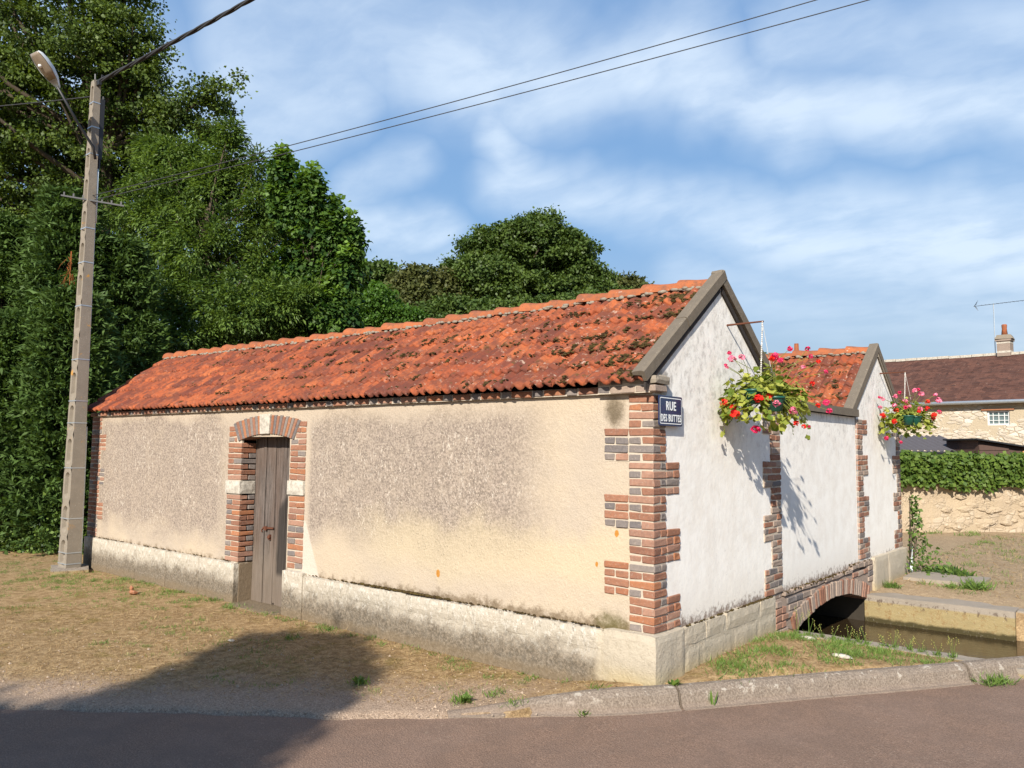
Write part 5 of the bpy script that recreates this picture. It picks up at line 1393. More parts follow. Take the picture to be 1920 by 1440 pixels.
# ------------------------------------------------------------------ trees on the left
def at(u, v, dep): return tuple(CAM + (Fv + Rv * ((u - 960) / FX) - Uv * ((v - 720) / FX)) * dep)
def bl(u, v, dep, ru, rv, rd=None, w=1.0):            # a crown lobe, radii from its size on the picture at that distance
    k = dep / FX; r = ru * k; return (at(u, v, dep), (r if rd is None else rd, r if rd is None else rd, rv * k), w)
tree('alder_tree', 'very tall dark green leafy tree behind the street lamp', 'tree', None, None, .42,
     [bl(60, 120, 24, 200, 190), bl(-160, 200, 24, 200, 300), bl(215, 60, 23.5, 80, 90, w=1.2), bl(200, -60, 24, 110, 90), bl(20, -160, 24.5, 200, 120), bl(245, 190, 24, 90, 85, w=1.2), bl(120, 300, 24, 150, 130),
      bl(285, 120, 23.5, 38, 55, w=1.3), bl(330, 215, 23.5, 55, 45, w=1.4), bl(400, 180, 23.5, 42, 34, w=1.6), bl(432, 150, 23.5, 24, 20, w=1.8), bl(385, 235, 23.5, 30, 30, w=1.2), bl(330, 300, 24, 60, 40, w=1.2), bl(60, 430, 25, 170, 160), bl(-150, 560, 24, 190, 260), bl(270, 330, 25, 90, 90)],
     2500, 95, .100, .33, L_alder, seed=3, nsub=90, aspect=.8, flatz=.5, shell=.45)
tree('ash_tree', 'bushy fresh green ash with feathery leaves between the tall dark tree and the maple', 'tree', None, None, .20,
     [bl(300, 400, 20, 90, 110), bl(425, 300, 20, 26, 60, w=2.0), bl(432, 250, 20, 10, 28, w=3.5), bl(400, 350, 20, 55, 60, w=1.4), bl(480, 330, 20, 18, 45, w=2.2), bl(340, 300, 20.5, 60, 45, w=1.5), bl(500, 400, 19.8, 50, 60, w=1.3), bl(290, 290, 20.5, 30, 30, w=1.6),
      bl(400, 470, 19.5, 120, 90), bl(510, 500, 19.5, 70, 80), bl(300, 560, 19, 110, 80), bl(450, 590, 18.5, 120, 70), bl(540, 580, 18.5, 70, 60), bl(230, 520, 19.5, 60, 90), bl(240, 650, 18, 70, 60), bl(370, 650, 18, 100, 50)],
     1250, 85, .115, .23, L_ash, seed=5, nsub=90, aspect=.32, style='ash', flatz=.75, shell=.45)
tree('maple_tree', 'upright maple with stepped columns and pale yellow green tips, rightmost of the near trees', 'tree', None, None, .16,
     [bl(527, 350, 19, 17, 78, w=2.2), bl(560, 390, 19, 26, 60, w=1.5), bl(582, 375, 19, 17, 62, w=2.0), bl(622, 430, 19, 19, 70, w=1.8), bl(600, 480, 19.2, 34, 60, w=1.2), bl(660, 455, 19, 14, 62, w=2.2), bl(645, 530, 19, 32, 60, w=1.3),
      bl(560, 520, 19.4, 55, 80), bl(620, 590, 18.8, 50, 50, w=1.2), bl(655, 610, 18.8, 26, 35, w=1.2), bl(540, 610, 19.2, 60, 50)],
     1050, 48, .105, .15, L_maple, seed=6, nsub=60, aspect=.95, style='upright', flatz=.9, shell=.5, tipt=.60, base_t=-.18)

def conifer(label, base, h, r, n, seed, lean=(0, 0)):
    rr = np.random.default_rng(seed); t = thing('cypress_tree', label, 'tree', base, 'cypress trees behind the concrete pole')
    nc = n; hh = rr.random(nc) ** .8; a = rr.random(nc) * 6.283
    plume = .12 * np.sin(a * 3 + hh * 9 + seed) + .10 * np.sin(a * 5 - hh * 16)
    R_ = r * (1 - hh ** 1.5) ** .75 * (.82 + plume + .12 * rr.normal(size=nc)) + .05
    f = rr.random(nc) ** .35
    Cc = np.stack([np.cos(a) * R_ * f + lean[0] * hh, np.sin(a) * R_ * f + lean[1] * hh, hh * h + .05], 1); d = np.stack([np.cos(a), np.sin(a), np.full(nc, .25)], 1)
    per = 26; k = np.repeat(np.arange(nc), per); m = len(k)
    along = rr.random(m)
    P = Cc[k] + d[k] * (along[:, None] * .40) + rr.normal(size=(m, 3)) * np.array([.055, .055, .03]) + np.array([0, 0, -.10]) * (along[:, None] ** 2)
    A = d[k] * .8 + rr.normal(size=(m, 3)) * .45 + np.array([0, 0, .05]); N = np.array([0, 0, 1.0]) + rr.normal(size=(m, 3)) * .7
    tt = .15 + .35 * rr.random(nc)[k] + .4 * along * f[k] + .15 * rr.random(m)
    o = leaf_object('crown', P, A, N, .13 * (.6 + .8 * rr.random(m)), .30, tt, L_con, t)
    mb = MB(); mb.tube([(0, 0, 0), (lean[0] * .5, lean[1] * .5, h * .5), (lean[0] * .9, lean[1] * .9, h * .95)], [.13, .08, .015], 7)
    for i in range(26): q = int(rr.integers(nc)); mb.tube([(lean[0] * hh[q], lean[1] * hh[q], max(0.1, Cc[q][2] - .25)), tuple(Cc[q])], [.018, .006], 4, False)
    tr = mb.build('trunk', M_bark, t, smooth=True)
    return t
def cbase(u, dep): p = at(u, 900, dep); return (p[0], p[1], -.2)
conifer('leftmost cypress at the photo edge, feathery and blue green', cbase(-20, 15.5), 6.2, 1.15, 1700, 21)
conifer('tallest cypress with a pointed tip just left of the pole', cbase(88, 15.2), 6.65, 1.05, 1800, 22, (.1, .1))
conifer('cypress right behind the pole, its lower sprays hanging over the grass', cbase(120, 13.6), 4.4, .80, 1300, 23)
conifer('low cypress at the photo edge, in front of the taller ones', cbase(10, 13.8), 4.0, 1.0, 1400, 24)
conifer('cypress behind the pole crossbar with a brown dead twig at its side', cbase(205, 15.8), 5.9, .95, 1300, 25)
# ragged ivy skirt at the foot of the cypresses
def skirt():
    n = 4200; t = rng.random(n); x = -15.5 + 5.2 * t; y = -1.7 + 2.4 * t + rng.normal(size=n) * .16
    z = -.14 + np.abs(rng.normal(size=n)) * .30
    P = np.stack([x, y, z], 1); A = rdir(n) + np.array([.3, -.6, .1]); N = rdir(n) * .8 + np.array([.4, -.8, .6])
    leaf_object('undergrowth', P, A, N, .06 * (.6 + .8 * rng.random(n)), .8, rng.random(n), L_ash, None, kind='stuff', label='low dark undergrowth at the foot of the cypresses', category='undergrowth')
skirt()
# dead brown twig
t = thing('dead_branch', 'small orange brown dead branch hanging right of the pole below the crossbar', 'branch', (-11.9, .55, 4.9))
mb = MB()
for k in range(26):
    a = Vector((R.uniform(-.10, .12), R.uniform(-.08, .08), -R.random() * .95)); mb.tube([a, a + Vector((R.uniform(-.12, .12), R.uniform(-.1, .05), -.12)), a + Vector((R.uniform(-.16, .16), R.uniform(-.15, .05), -.2))], [.006, .004, .002], 4, False)
mb.tube([(0, 0, .1), (.01, 0, -.9)], [.012, .006], 5); mb.build('twigs', flat('dead_twig', (.26, .09, .03), .9, .1), t)

# trees and bushes on the rise behind
tree('lime_tree', 'large rounded dark green tree behind the roof ridge near the front gable', 'tree', None, None, .45,
     [bl(1000, 480, 44, 90, 62), bl(985, 445, 43.5, 60, 34, w=1.3), bl(1020, 425, 43.5, 34, 24, w=1.6), bl(912, 462, 43.5, 42, 30, w=1.4), bl(1065, 472, 43.5, 52, 38, w=1.3), bl(930, 520, 43, 80, 50), bl(1090, 525, 43.5, 50, 34, w=1.2), bl(880, 540, 43, 50, 40), bl(1000, 570, 43, 120, 50), bl(1120, 545, 43.5, 40, 24), bl(855, 500, 43, 22, 14, w=1.3), bl(1000, 640, 44, 130, 50, w=.6), bl(900, 640, 44, 80, 50, w=.6)],
     1700, 110, .16, .40, L_lime, seed=7, nsub=50, aspect=.8, flatz=.5, shell=.35)
tree('oak_tree', 'rounded olive green treetop right of the large tree, just left of the front gable', 'tree', None, None, .30,
     [bl(1155, 545, 47, 34, 24), bl(1185, 540, 47, 22, 18, w=1.2), bl(1150, 570, 47, 44, 30), bl(1150, 625, 47, 60, 40, w=.7)], 300, 75, .22, .40, L_oak, seed=8, nsub=20, shell=.35)
tree('hornbeam_tree', 'small round dark treetop left of the large tree, above the ridge', 'tree', None, None, .30,
     [bl(712, 512, 50, 38, 17), bl(710, 540, 50, 55, 30), bl(710, 610, 50, 80, 50, w=.6)], 240, 80, .22, .42, L_lime, seed=9, nsub=16, shell=.35)
tree('elm_tree', 'brownish olive tree between the maple and the large rounded tree', 'tree', None, None, .28,
     [bl(775, 530, 42, 42, 30), bl(815, 525, 42, 30, 22), bl(790, 565, 42, 60, 36), bl(845, 535, 42, 22, 24), bl(790, 630, 42, 80, 50, w=.6)], 380, 75, .18, .38, L_oak, seed=10, nsub=18, shell=.35)
tree('hazel_bush', 'low bright green bush just above the ridge, right of the maple', 'bush', None, None, .14,
     [bl(705, 575, 30, 36, 40), bl(740, 590, 30, 30, 26), bl(690, 610, 30, 40, 30), bl(770, 600, 30, 30, 18)], 420, 70, .11, .22, L_bright, seed=12, nsub=16, shell=.4)
tree('laurel_bush', 'broad dark green bush along the ridge below the large rounded tree', 'bush', None, None, .16,
     [bl(840, 590, 34, 55, 28), bl(920, 592, 34, 50, 26), bl(1010, 585, 34, 60, 24), bl(1090, 572, 34, 45, 20), bl(1160, 565, 34, 40, 16)], 560, 70, .14, .28, L_lime, seed=13, nsub=24, shell=.35)
# far wood that closes the horizon on the left and behind
def wood():
    n = 40000; a = rng.random(n); ang = np.radians(126 + 84 * a); r = 78 + rng.normal(size=n) * 4
    x = np.cos(ang) * r; y = np.sin(ang) * r; hgt = 9.5 + 1.6 * np.sin(ang * 31) + 1.2 * np.sin(ang * 57 + 1)
    hgt = hgt * .8
    z = hgt * rng.random(n) ** .6
    P = np.stack([x, y, z], 1)
    leaf_object('far_wood', P, rdir(n), rdir(n) + np.array([0, -1, .5]), 0.8 * (.6 + .8 * rng.random(n)), .9, rng.random(n), L_lime, None, kind='stuff', label='distant wood closing the view behind the trees and the house', category='wood')
wood()
# trees across the road behind the camera, whose shade falls on the road and the verge
def shade_tree(label, spots, t, base, seed, mat):
    S = np.array(SUN); bl = [((np.array([x, y, -.15]) + S * (t + dt)).tolist(), (r, r, r * .8), w) for (x, y, r, dt, w) in spots]
    c = np.mean([b[0] for b in bl], 0)
    return tree('roadside_tree', label, 'tree', base, (float(c[0]), float(c[1]), float(c[2]) + .6), .22, bl, 620, 60, .12, .20, mat, seed=seed, nsub=60, shell=.5, group='trees across the road')
shade_tree('leafy tree across the road behind the viewer, shading the left verge', [(-3.25, -1.00, .26, 0, 1.5), (-2.95, -.80, .24, .5, 1.4), (-2.75, -1.20, .45, -.5, 1.4), (-2.25, -1.50, .42, 0, 1.4), (-2.8, -1.70, .22, .5, 1.2), (-1.95, -1.95, .36, -.3, 1.4), (-2.55, -1.95, .34, 0, 1.4)], 13.0, (1.4, -13.5, -.17), 31, L_lime)
shade_tree('second leafy tree across the road behind the viewer, shading the asphalt', [(-3.1, -3.60, .28, 0, 1.2), (-2.60, -2.85, .22, .3, 1.3), (-2.05, -2.75, .26, 0, 1.2), (-1.60, -2.45, .26, .4, 1.4), (-2.2, -3.5, .36, -.4, 1.1), (-1.35, -3.25, .42, 0, 1.1), (-3.7, -4.4, .4, 0, 1.1), (-2.35, -2.35, .22, 0, 1.0)], 14.0, (.2, -16.0, -.17), 32, L_lime)

# ------------------------------------------------------------------ right side: wall, hedge, sheds, house
WA = Vector((-1.55, 12.60, 0)); WD = Vector((.70, .714, 0)).normalized(); WN = Vector((WD.y, -WD.x, 0))
def f_rubble(g):
    p = g.pos(); n = g.noise(p, 2.2, 5, 0.65); v = g.vor(g.scl(p, 1, 1, 1.6), 5.5, 'F1', 'Color'); e = g.vor(g.scl(p, 1, 1, 1.6), 5.5, 'DISTANCE_TO_EDGE')
    vc = g.sep(v)[0]
    c = g.mix(n, (0.46, 0.36, 0.235), (0.40, 0.32, 0.235))
    stn = g.mix(vc, (0.38, 0.29, 0.20), (0.56, 0.48, 0.38))
    show = g.ss(g.noise(p, 3, 4, 0.6), 0.46, 0.6); inn = g.ss(e, 0.02, 0.08)
    c = g.mix(g.m('MULTIPLY', show, g.m('MULTIPLY', inn, .5)), c, stn)
    c = g.mix(g.ss(g.noise(p, 24, 6, .75), .58, .68, 0, .5), c, (0.24, 0.16, 0.09))
    return c, g.bump(g.m('ADD', g.noise(p, 30, 5, .7), g.m('MULTIPLY', g.m('MULTIPLY', show, inn), .7)), .8, .03)
M_rub = material('rubble_wall', f_rubble, .95, .1)
def gridwall(mb, A, D, N, Lw, z0, z1, th, step=.15, amp=.02, seed=0):
    n = int(Lw / step); m = max(1, int((z1 - z0) / step))
    def P(i, j, s=1): a = Lw * i / n; z = z0 + (z1 - z0) * j / m; q = A + D * a + N * (amp * nz(a, z, seed, 2.2) * 2); return (q.x, q.y, z)
    mb.grid(n, m, P); B = A - N * th
    mb.add([B + Vector((0, 0, z0)), B + D * Lw + Vector((0, 0, z0)), B + D * Lw + Vector((0, 0, z1)), B + Vector((0, 0, z1))], [(1, 0, 3, 2)])
    mb.add([A + Vector((0, 0, z1)), A + D * Lw + Vector((0, 0, z1)), B + D * Lw + Vector((0, 0, z1)), B + Vector((0, 0, z1))], [(0, 1, 2, 3)])
t = thing('yard_wall', 'old rubble and plaster garden wall with ivy hedge along its top, behind the yard', 'wall', WA)
mb = MB(); gridwall(mb, WA - WD * 5, WD, WN, 22, -.1, 1.0, .35); o = mb.build('masonry', M_rub, t, recalc=False); fix(o, t)
# stones showing in the render
for k in range(70):
    a = R.uniform(1.0, 9.0); z = R.uniform(.08, .92); s = R.uniform(.06, .15); p = WA + WD * a + WN * .012
    mb = MB(); add_blob(mb, (0, 0, 0), (1, 1, 1)); m_ = mb.mesh('stone'); 
    o = link('stone', m_, M_rub, t); o.location = p + Vector((0, 0, z)) - WA; o.rotation_euler = (0, 0, math.atan2(WD.y, WD.x)); o.scale = (s * R.uniform(.9, 1.6), .03, s * .6)
def hedge():
    n = 26000; t = rng.random(n) * 22 - 5; c = rng.random(n); P0 = np.array(WA)[None] + np.array(WD)[None] * t[:, None]
    lay = rng.normal(size=n) * .05
    top = 1.57 + .03 * np.sin(t * 5) ; bot = .93 + .05 * np.sin(t * 3.1) + .04 * np.sin(t * 9)
    f = rng.random(n) < .7
    nrm = np.where(f, .12 + lay, -rng.random(n) * .5 + .1); z = np.where(f, bot + (top - bot) * c, top + lay * .6)
    P = P0 + np.array(WN)[None] * nrm[:, None]; P[:, 2] = z
    A = rdir(n) + np.array([0, 0, -.5]); N = np.array(WN)[None] * .9 + np.array([0, 0, .5]) + rdir(n) * .7
    r = thing('ivy_hedge', 'dense glossy green ivy hedge growing along the top of the yard wall', 'hedge', WA)
    o = leaf_object('foliage', P, A, N, .085 * (.6 + .8 * rng.random(n)), .85, .2 + .6 * rng.random(n), L_ivy, r, kind='stuff'); fix(o, r)
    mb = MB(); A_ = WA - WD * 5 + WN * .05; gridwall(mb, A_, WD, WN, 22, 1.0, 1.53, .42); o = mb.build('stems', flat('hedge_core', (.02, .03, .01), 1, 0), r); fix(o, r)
hedge()

HD = Vector((2.54, -.23, 0)); 
HA = Vector((-3.20, 23.75, 0)); HB = Vector((-.66, 23.46, 0)); HD = (HB - HA).normalized(); HN = Vector((HD.y, -HD.x, 0))
if HN.dot(CAM - HA) < 0: HN = -HN
def f_house(g):
    p = g.pos(); z = g.sep(p)[2]; n = g.noise(p, 1.6, 5, .6); v = g.vor(g.scl(p, 1, 1, 1.9), 4.2, 'F1', 'Color'); e = g.vor(g.scl(p, 1, 1, 1.9), 4.2, 'DISTANCE_TO_EDGE')
    c = g.mix(n, (0.47, 0.39, 0.28), (0.40, 0.33, 0.235))
    patch = g.ss(g.m('ADD', g.noise(p, 1.1, 4, .6), g.m('MULTIPLY', g.m('SUBTRACT', 2.9, z), .16)), .50, .56)
    st = g.mix(g.sep(v)[0], (0.44, 0.38, 0.30), (0.62, 0.56, 0.48))
    c = g.mix(g.m('MULTIPLY', patch, g.ss(e, .03, .10)), c, st)
    return c, g.bump(g.m('ADD', g.noise(p, 20, 5, .7), g.m('MULTIPLY', g.m('MULTIPLY', patch, g.ss(e, .02, .1)), .8)), .7, .03)
M_house = material('house_render', f_house, .95, .1)
def f_froof(g):
    p = g.pos(); v = g.vor(g.scl(p, 6, 6, 10), 1.0, 'F1', 'Color'); n = g.noise(p, 1.5, 6, .7); n2 = g.noise(g.scl(p, 1, 1, 2), 9, 6, .75)
    c = g.mix(g.sep(v)[0], (0.062, 0.032, 0.026), (0.130, 0.062, 0.045))
    c = g.mix(g.ss(n, .4, .7, 0, .6), c, (0.105, 0.055, 0.043))
    c = g.mix(g.ss(n2, .62, .70, 0, .7), c, (0.32, 0.25, 0.20))
    return c, g.bump(n2, .6, .03)
M_froof = material('old_plain_tiles', f_froof, .9, .15)
def build_house():
    t = thing('stone_house', 'old stone farmhouse with long dark brown tiled roof beyond the hedge at the right', 'house', HA)
    A0 = HA - HD * 4.5; Lh = 17; zt = 3.26
    mb = MB(); n = int(Lh / .3)
    # wall with window hole: window centre along HD
    wa = (Vector((-1.651, 23.732, 0)) - A0).dot(HD); wb = wa + .62; wz0, wz1 = 2.53, 2.98
    def blk(a0, a1, z0, z1):
        p = A0 + HD * a0; q = A0 + HD * a1; b = -HN * .4
        mb.add([p + Vector((0, 0, z0)), q + Vector((0, 0, z0)), q + b + Vector((0, 0, z0)), p + b + Vector((0, 0, z0)), p + Vector((0, 0, z1)), q + Vector((0, 0, z1)), q + b + Vector((0, 0, z1)), p + b + Vector((0, 0, z1))],
               [(0, 3, 2, 1), (4, 5, 6, 7), (0, 1, 5, 4), (1, 2, 6, 5), (2, 3, 7, 6), (3, 0, 4, 7)])
    blk(0, wa, -.1, zt); blk(wb, Lh, -.1, zt); blk(wa, wb, -.1, wz0); blk(wa, wb, wz1, zt)
    o = mb.build('wall', M_house, t); fix(o, t)
    # rough stones standing proud
    sm_ = []
    for k in range(4): b_ = MB(); add_blob(b_, (0, 0, 0), (1, 1, 1)); me = b_.mesh('stone'); me.materials.append(M_mortar); sm_.append(me)
    for k in range(220):
        a = R.uniform(4.0, 8.6); z = R.uniform(1.6, 2.95)
        if wa - .15 < a < wb + .15 and wz0 - .15 < z < wz1 + .15: continue
        if z > 2.35 and nz(a, z, 0, 1.3, 3) < 0.02: continue
        s = R.uniform(.05, .12); o = bpy.data.objects.new('stone', R.choice(sm_)); COL.objects.link(o); o.parent = t; o.location = A0 + HD * a + HN * .0 + Vector((0, 0, z)) - HA; o.rotation_euler = (0, R.uniform(-.1, .1), math.atan2(HD.y, HD.x)); o.scale = (s * 1.4, .025, s * .55)
    # window
    ce = A0 + HD * ((wa + wb) / 2) + Vector((0, 0, (wz0 + wz1) / 2)) - HN * .08; hw, hz = (wb - wa) / 2, (wz1 - wz0) / 2
    f = MB(); up = Vector((0, 0, 1))
    for s in (-1, 1): f.obox(ce + HD * s * (hw - .025), HD * .025, HN * .025, up * hz); f.obox(ce + up * s * (hz - .025), HD * (hw - .05), HN * .025, up * .025)
    for k in (1, 2, 3): f.obox(ce + HD * (hw * 2 * (k / 4 - .5)), HD * .010, HN * .016, up * (hz - .05))
    for k in (1, 2): f.obox(ce + up * (hz * 2 * (k / 3 - .5)), HD * (hw - .05), HN * .014, up * .010)
    win = f.build('window', M_lampw, t); fix(win, t)
    f = MB(); f.obox(ce - HN * .02, HD * (hw - .05), HN * .003, up * (hz - .05)); f.build('pane', flat('window_glass', (.12, .16, .16), .1, .5), win)
    f = MB(); f.obox(ce + HN * .10 + up * (hz + .035), HD * (hw + .14), HN * .03, up * .022); o = f.build('window_lintel', M_bor, t); fix(o, t)
    # roof: rows of plain tiles as stepped courses
    dep = 3.2; rz0, rz1 = 3.22, 5.06; rows = 26
    m = MB(); n = 120
    for r in range(rows):
        f0, f1 = r / rows, (r + 1) / rows
        for a in range(n):
            a0 = -.3 + (Lh + .6) * a / n; a1 = -.3 + (Lh + .6) * (a + 1) / n - .002; hz_ = .018 + R.uniform(-.006, .006)
            def Q(al, f, up_): p = A0 + HD * al - HN * (dep * f - .22) ; return (p.x, p.y, rz0 + (rz1 - rz0) * f + up_ + .02 * math.sin(al * .8) * f)
            m.add([Q(a0, f0, hz_), Q(a1, f0, hz_), Q(a1, f1 + .01, .002), Q(a0, f1 + .01, .002), Q(a0, f0, -.01), Q(a1, f0, -.01)], [(0, 1, 2, 3), (4, 5, 1, 0)])
    rf = m.build('roof', M_froof, t, recalc=False); fix(rf, t)
    m = MB(); p = lambda al, f, z: A0 + HD * al - HN * (dep * f - .22) + Vector((0, 0, z))
    m.add([p(-.3, 0, rz0 - .02), p(Lh + .3, 0, rz0 - .02), p(Lh + .3, 1, rz1 - .02), p(-.3, 1, rz1 - .02), p(-.3, 2, rz0 - .02), p(Lh + .3, 2, rz0 - .02)], [(0, 1, 2, 3), (3, 2, 5, 4)])
    m.add([p(-.25, .06, -.1), p(-.25, .06, rz0), p(-.25, 1, rz1 - .03), p(-.25, 1.9, rz0), p(-.25, 1.9, -.1)], [(0, 1, 2, 3, 4)])
    m.build('roof_underside', M_house, rf)
    m = MB()
    for a in range(48):
        a0 = -.3 + (Lh + .6) * a / 48; c = A0 + HD * (a0 + .18) - HN * (dep - .22) + Vector((0, 0, rz1 + .02 + .02 * math.sin(a0 * .8) + R.uniform(-.008, .008))); m.obox(c, HD * .175, HN * .09, up * .045)
    m.build('ridge_tiles', M_lime, rf)
    m = MB(); m.tube([A0 + HD * a + HN * .26 + Vector((0, 0, 3.245)) for a in (-.3, Lh / 2, Lh + .3)], .055, 8); o = m.build('gutter', M_metal, t, smooth=True); fix(o, t)
    # chimney
    cb = Vector((-1.47, 27.0, 5.0)) ; c2 = (cb - A0); al = c2.dot(HD); cc = A0 + HD * al - HN * (dep - .22)
    m = MB(); m.obox(cc + up * 5.27, HD * .20, HN * .20, up * .30); m.obox(cc + up * 5.52, HD * .235, HN * .235, up * .03); ch = m.build('chimney', M_bdk, rf)
    m = MB(); m.obox(cc + up * 5.12, HD * .205, HN * .205, up * .035); m.obox(cc + up * 5.43, HD * .205, HN * .205, up * .025); ch2 = m.build('chimney_band', M_lime, rf)
    m = MB(); m.prism([(-.27, 5.56), (.27, 5.56), (.20, 5.70), (-.20, 5.70)], 'y', -.25, .25); m.v = [tuple(Vector((cc.x, cc.y, 0)) + Vector(v)) for v in m.v]; m.build('chimney_cap', M_cement, rf)
    m = MB(); m.tube([cc + up * 5.70, cc + up * 5.92, cc + up * 6.05, cc + up * 6.08], [.10, .075, .085, .07], 10); m.build('chimney_pot', M_ridge, rf, smooth=True)
    # aerial on a mast beside the chimney
    mb_ = cc - HD * .30; top = up * 6.85
    at = thing('tv_aerial', 'thin television aerial on a tall mast beside the chimney', 'aerial', mb_ + up * 5.1)
    m = MB(); m.tube([up * 0, up * 1.75], .014, 5); m.obox(up * .55 + HD * .08, HD * .1, HN * .01, up * .01); o = m.build('mast', M_metal, at)
    m = MB(); m.tube([up * 1.72 - HD * .62, up * 1.74 + HD * 1.1], .010, 4)
    for k in range(12): m.tube([up * 1.73 + HD * (-.35 + k * .12) - HN * .12, up * 1.73 + HD * (-.35 + k * .12) + HN * .12], .004, 3)
    for s in (-1, 1):
        for k in range(3): m.tube([up * (1.73) - HD * .60, up * (1.73 + s * (.06 + .06 * k)) - HD * (.52 - .02 * k)], .006, 3)
    m.build('boom', M_dmetal, at)
build_house()
# sheds in front of the house
def build_sheds():
    a = Vector((-2.6, 16.6, 0)); b = Vector((-1.08, 17.9, 0)); d = (b - a).normalized(); nn = Vector((d.y, -d.x, 0)); up = Vector((0, 0, 1))
    t = thing('garden_shed', 'low shed with grey corrugated roof just behind the ivy hedge', 'shed', a)
    a0 = a - d * 2.0; Lr = (b - a0).length
    m = MB(); n = int(Lr / .018)
    def P(i, j): al = Lr * i / n; q = a0 + d * al - nn * (1.5 * j); return (q.x, q.y, 1.70 + .40 * j + .032 * math.sin(al * 2 * math.pi / .17))
    m.grid(n, 1, P); m.grid(n, 1, lambda i, j: (P(i, 0)[0], P(i, 0)[1], P(i, 0)[2] - .012 * j)); o = m.build('corrugated_roof', flat('grey_sheet', (.095, .088, .095), .7, .2), t, smooth=False, recalc=False); fix(o, t)
    m = MB(); m.tube([a0 + up * 1.64 + nn * .03, b + up * 1.64 + nn * .03], .045, 8); o = m.build('gutter', M_dmetal, t); fix(o, t)
    m = MB(); m.obox((a0 + b) / 2 - nn * .75 + up * .78, d * (Lr / 2 - .05), nn * .70, up * .80); o = m.build('wall', M_house, t); fix(o, t)
    # timber shed
    a = Vector((-.80, 16.9, 0)); d2 = Vector((.76, .65, 0)).normalized(); n2 = Vector((d2.y, -d2.x, 0)); t = thing('timber_shed', 'brown boarded shed with sloping roof at the right edge behind the hedge', 'shed', a)
    brown = flat('brown_boards', (.085, .052, .042), .8, .2); orange = flat('orange_boards', (.52, .27, .12), .7, .2)
    Lb = 1.02
    core = MB(); core.prism([(0, 0), (3.2, 0), (3.2, 1.50), (0, 1.97)], 'y', 0.02, 1.4); core.v = [tuple(a + d2 * v[0] - n2 * v[1] + up * v[2]) for v in core.v]; o = core.build('shed_body', brown, t); fix(o, t)
    for k in range(14):
        z0 = .1 + k * .135; z1 = z0 + .128
        def tp(x): return 1.95 - x * .145
        xe = min(Lb, (1.95 - z1) / .145 + .01 if z1 > tp(Lb) else Lb)
        if xe < .05: continue
        m = MB(); m.add([a + up * z0 + n2 * .02, a + d2 * xe + up * z0 + n2 * .02, a + d2 * xe + up * z1 + n2 * .004, a + up * z1 + n2 * .004], [(0, 1, 2, 3)]); m.obox(a + d2 * xe / 2 + up * (z0 + .06), d2 * xe / 2, n2 * .006, up * .06); o = m.build('board', brown, t); fix(o, t)
    for k in range(14):
        z0 = .1 + k * .125
        if z0 > 1.66: break
        m = MB(); m.obox(a + d2 * 1.65 + up * (z0 + .055) + n2 * .01, d2 * .60, n2 * .010, up * .055); o = m.build('board', orange, t); fix(o, t)
    m = MB(); p0 = a - d2 * .12 + up * 1.985; p1 = a + d2 * 3.3 + up * 1.49; c = (p0 + p1) / 2; m.obox(c - n2 * .6, (p1 - p0) / 2, n2 * .75, up * .018); o = m.build('roof', M_dmetal, t); fix(o, t)
build_sheds()

# ------------------------------------------------------------------ plants, grass, small things
def gzn(x, y):
    return g0(x, y) + 0.0
def blades(name, cx, cy, n, h, spread, mat, lean=.5, w=.10, zf=None, parent=None, tint=(0, 1), **props):
    x = cx + rng.normal(size=n) * spread; y = cy + rng.normal(size=n) * spread
    z = (zf if zf is not None else g0(x, y)) - .004
    P = np.stack([x, y, np.broadcast_to(z, x.shape)], 1); A = rng.normal(size=(n, 3)) * lean; A[:, 2] = 1
    N = rdir(n); return P, A, N
class Leaves:
    def __init__(s): s.P = []; s.A = []; s.N = []; s.S = []; s.T = []
    def tuft(s, x, y, n, h, spread, lean=.6, z=None, t0=0.0, t1=1.0):
        X = x + rng.normal(size=n) * spread; Y = y + rng.normal(size=n) * spread
        Z = (g0(X, Y) if z is None else np.full(n, z)) - .004
        A = rng.normal(size=(n, 3)) * lean; A[:, 2] = .7 + .3 * rng.random(n)
        s.P.append(np.stack([X, Y, Z], 1)); s.A.append(A); s.N.append(rdir(n)); s.S.append(h * (.4 + .8 * rng.random(n))); s.T.append(t0 + (t1 - t0) * rng.random(n))
    def rosette(s, x, y, n, r, z=None):
        a = rng.random(n) * 6.283; Z = (gz(x, y) if z is None else z) + .004 + .02 * rng.random(n)
        P = np.stack([x + .01 * np.cos(a), y + .01 * np.sin(a), Z], 1); A = np.stack([np.cos(a), np.sin(a), .15 + .5 * rng.random(n)], 1)
        s.P.append(P); s.A.append(A); s.N.append(np.array([[0, 0, 1.]]) + rdir(n) * .3); s.S.append(r * (.6 + .6 * rng.random(n))); s.T.append(rng.random(n))
    def obj(s, name, mat, aspect, parent=None, **p):
        return leaf_object(name, np.concatenate(s.P), np.concatenate(s.A), np.concatenate(s.N), np.concatenate(s.S), aspect, np.concatenate(s.T), mat, parent, fold=.04, **p)
def ok_spot(x, y):
    if -L - .02 < x < .03 and y > -.05 and y < 6.7: return False
    if 2.38 < y < 5.0 and x > 0: return False
    return True
gl = Leaves(); count = 0
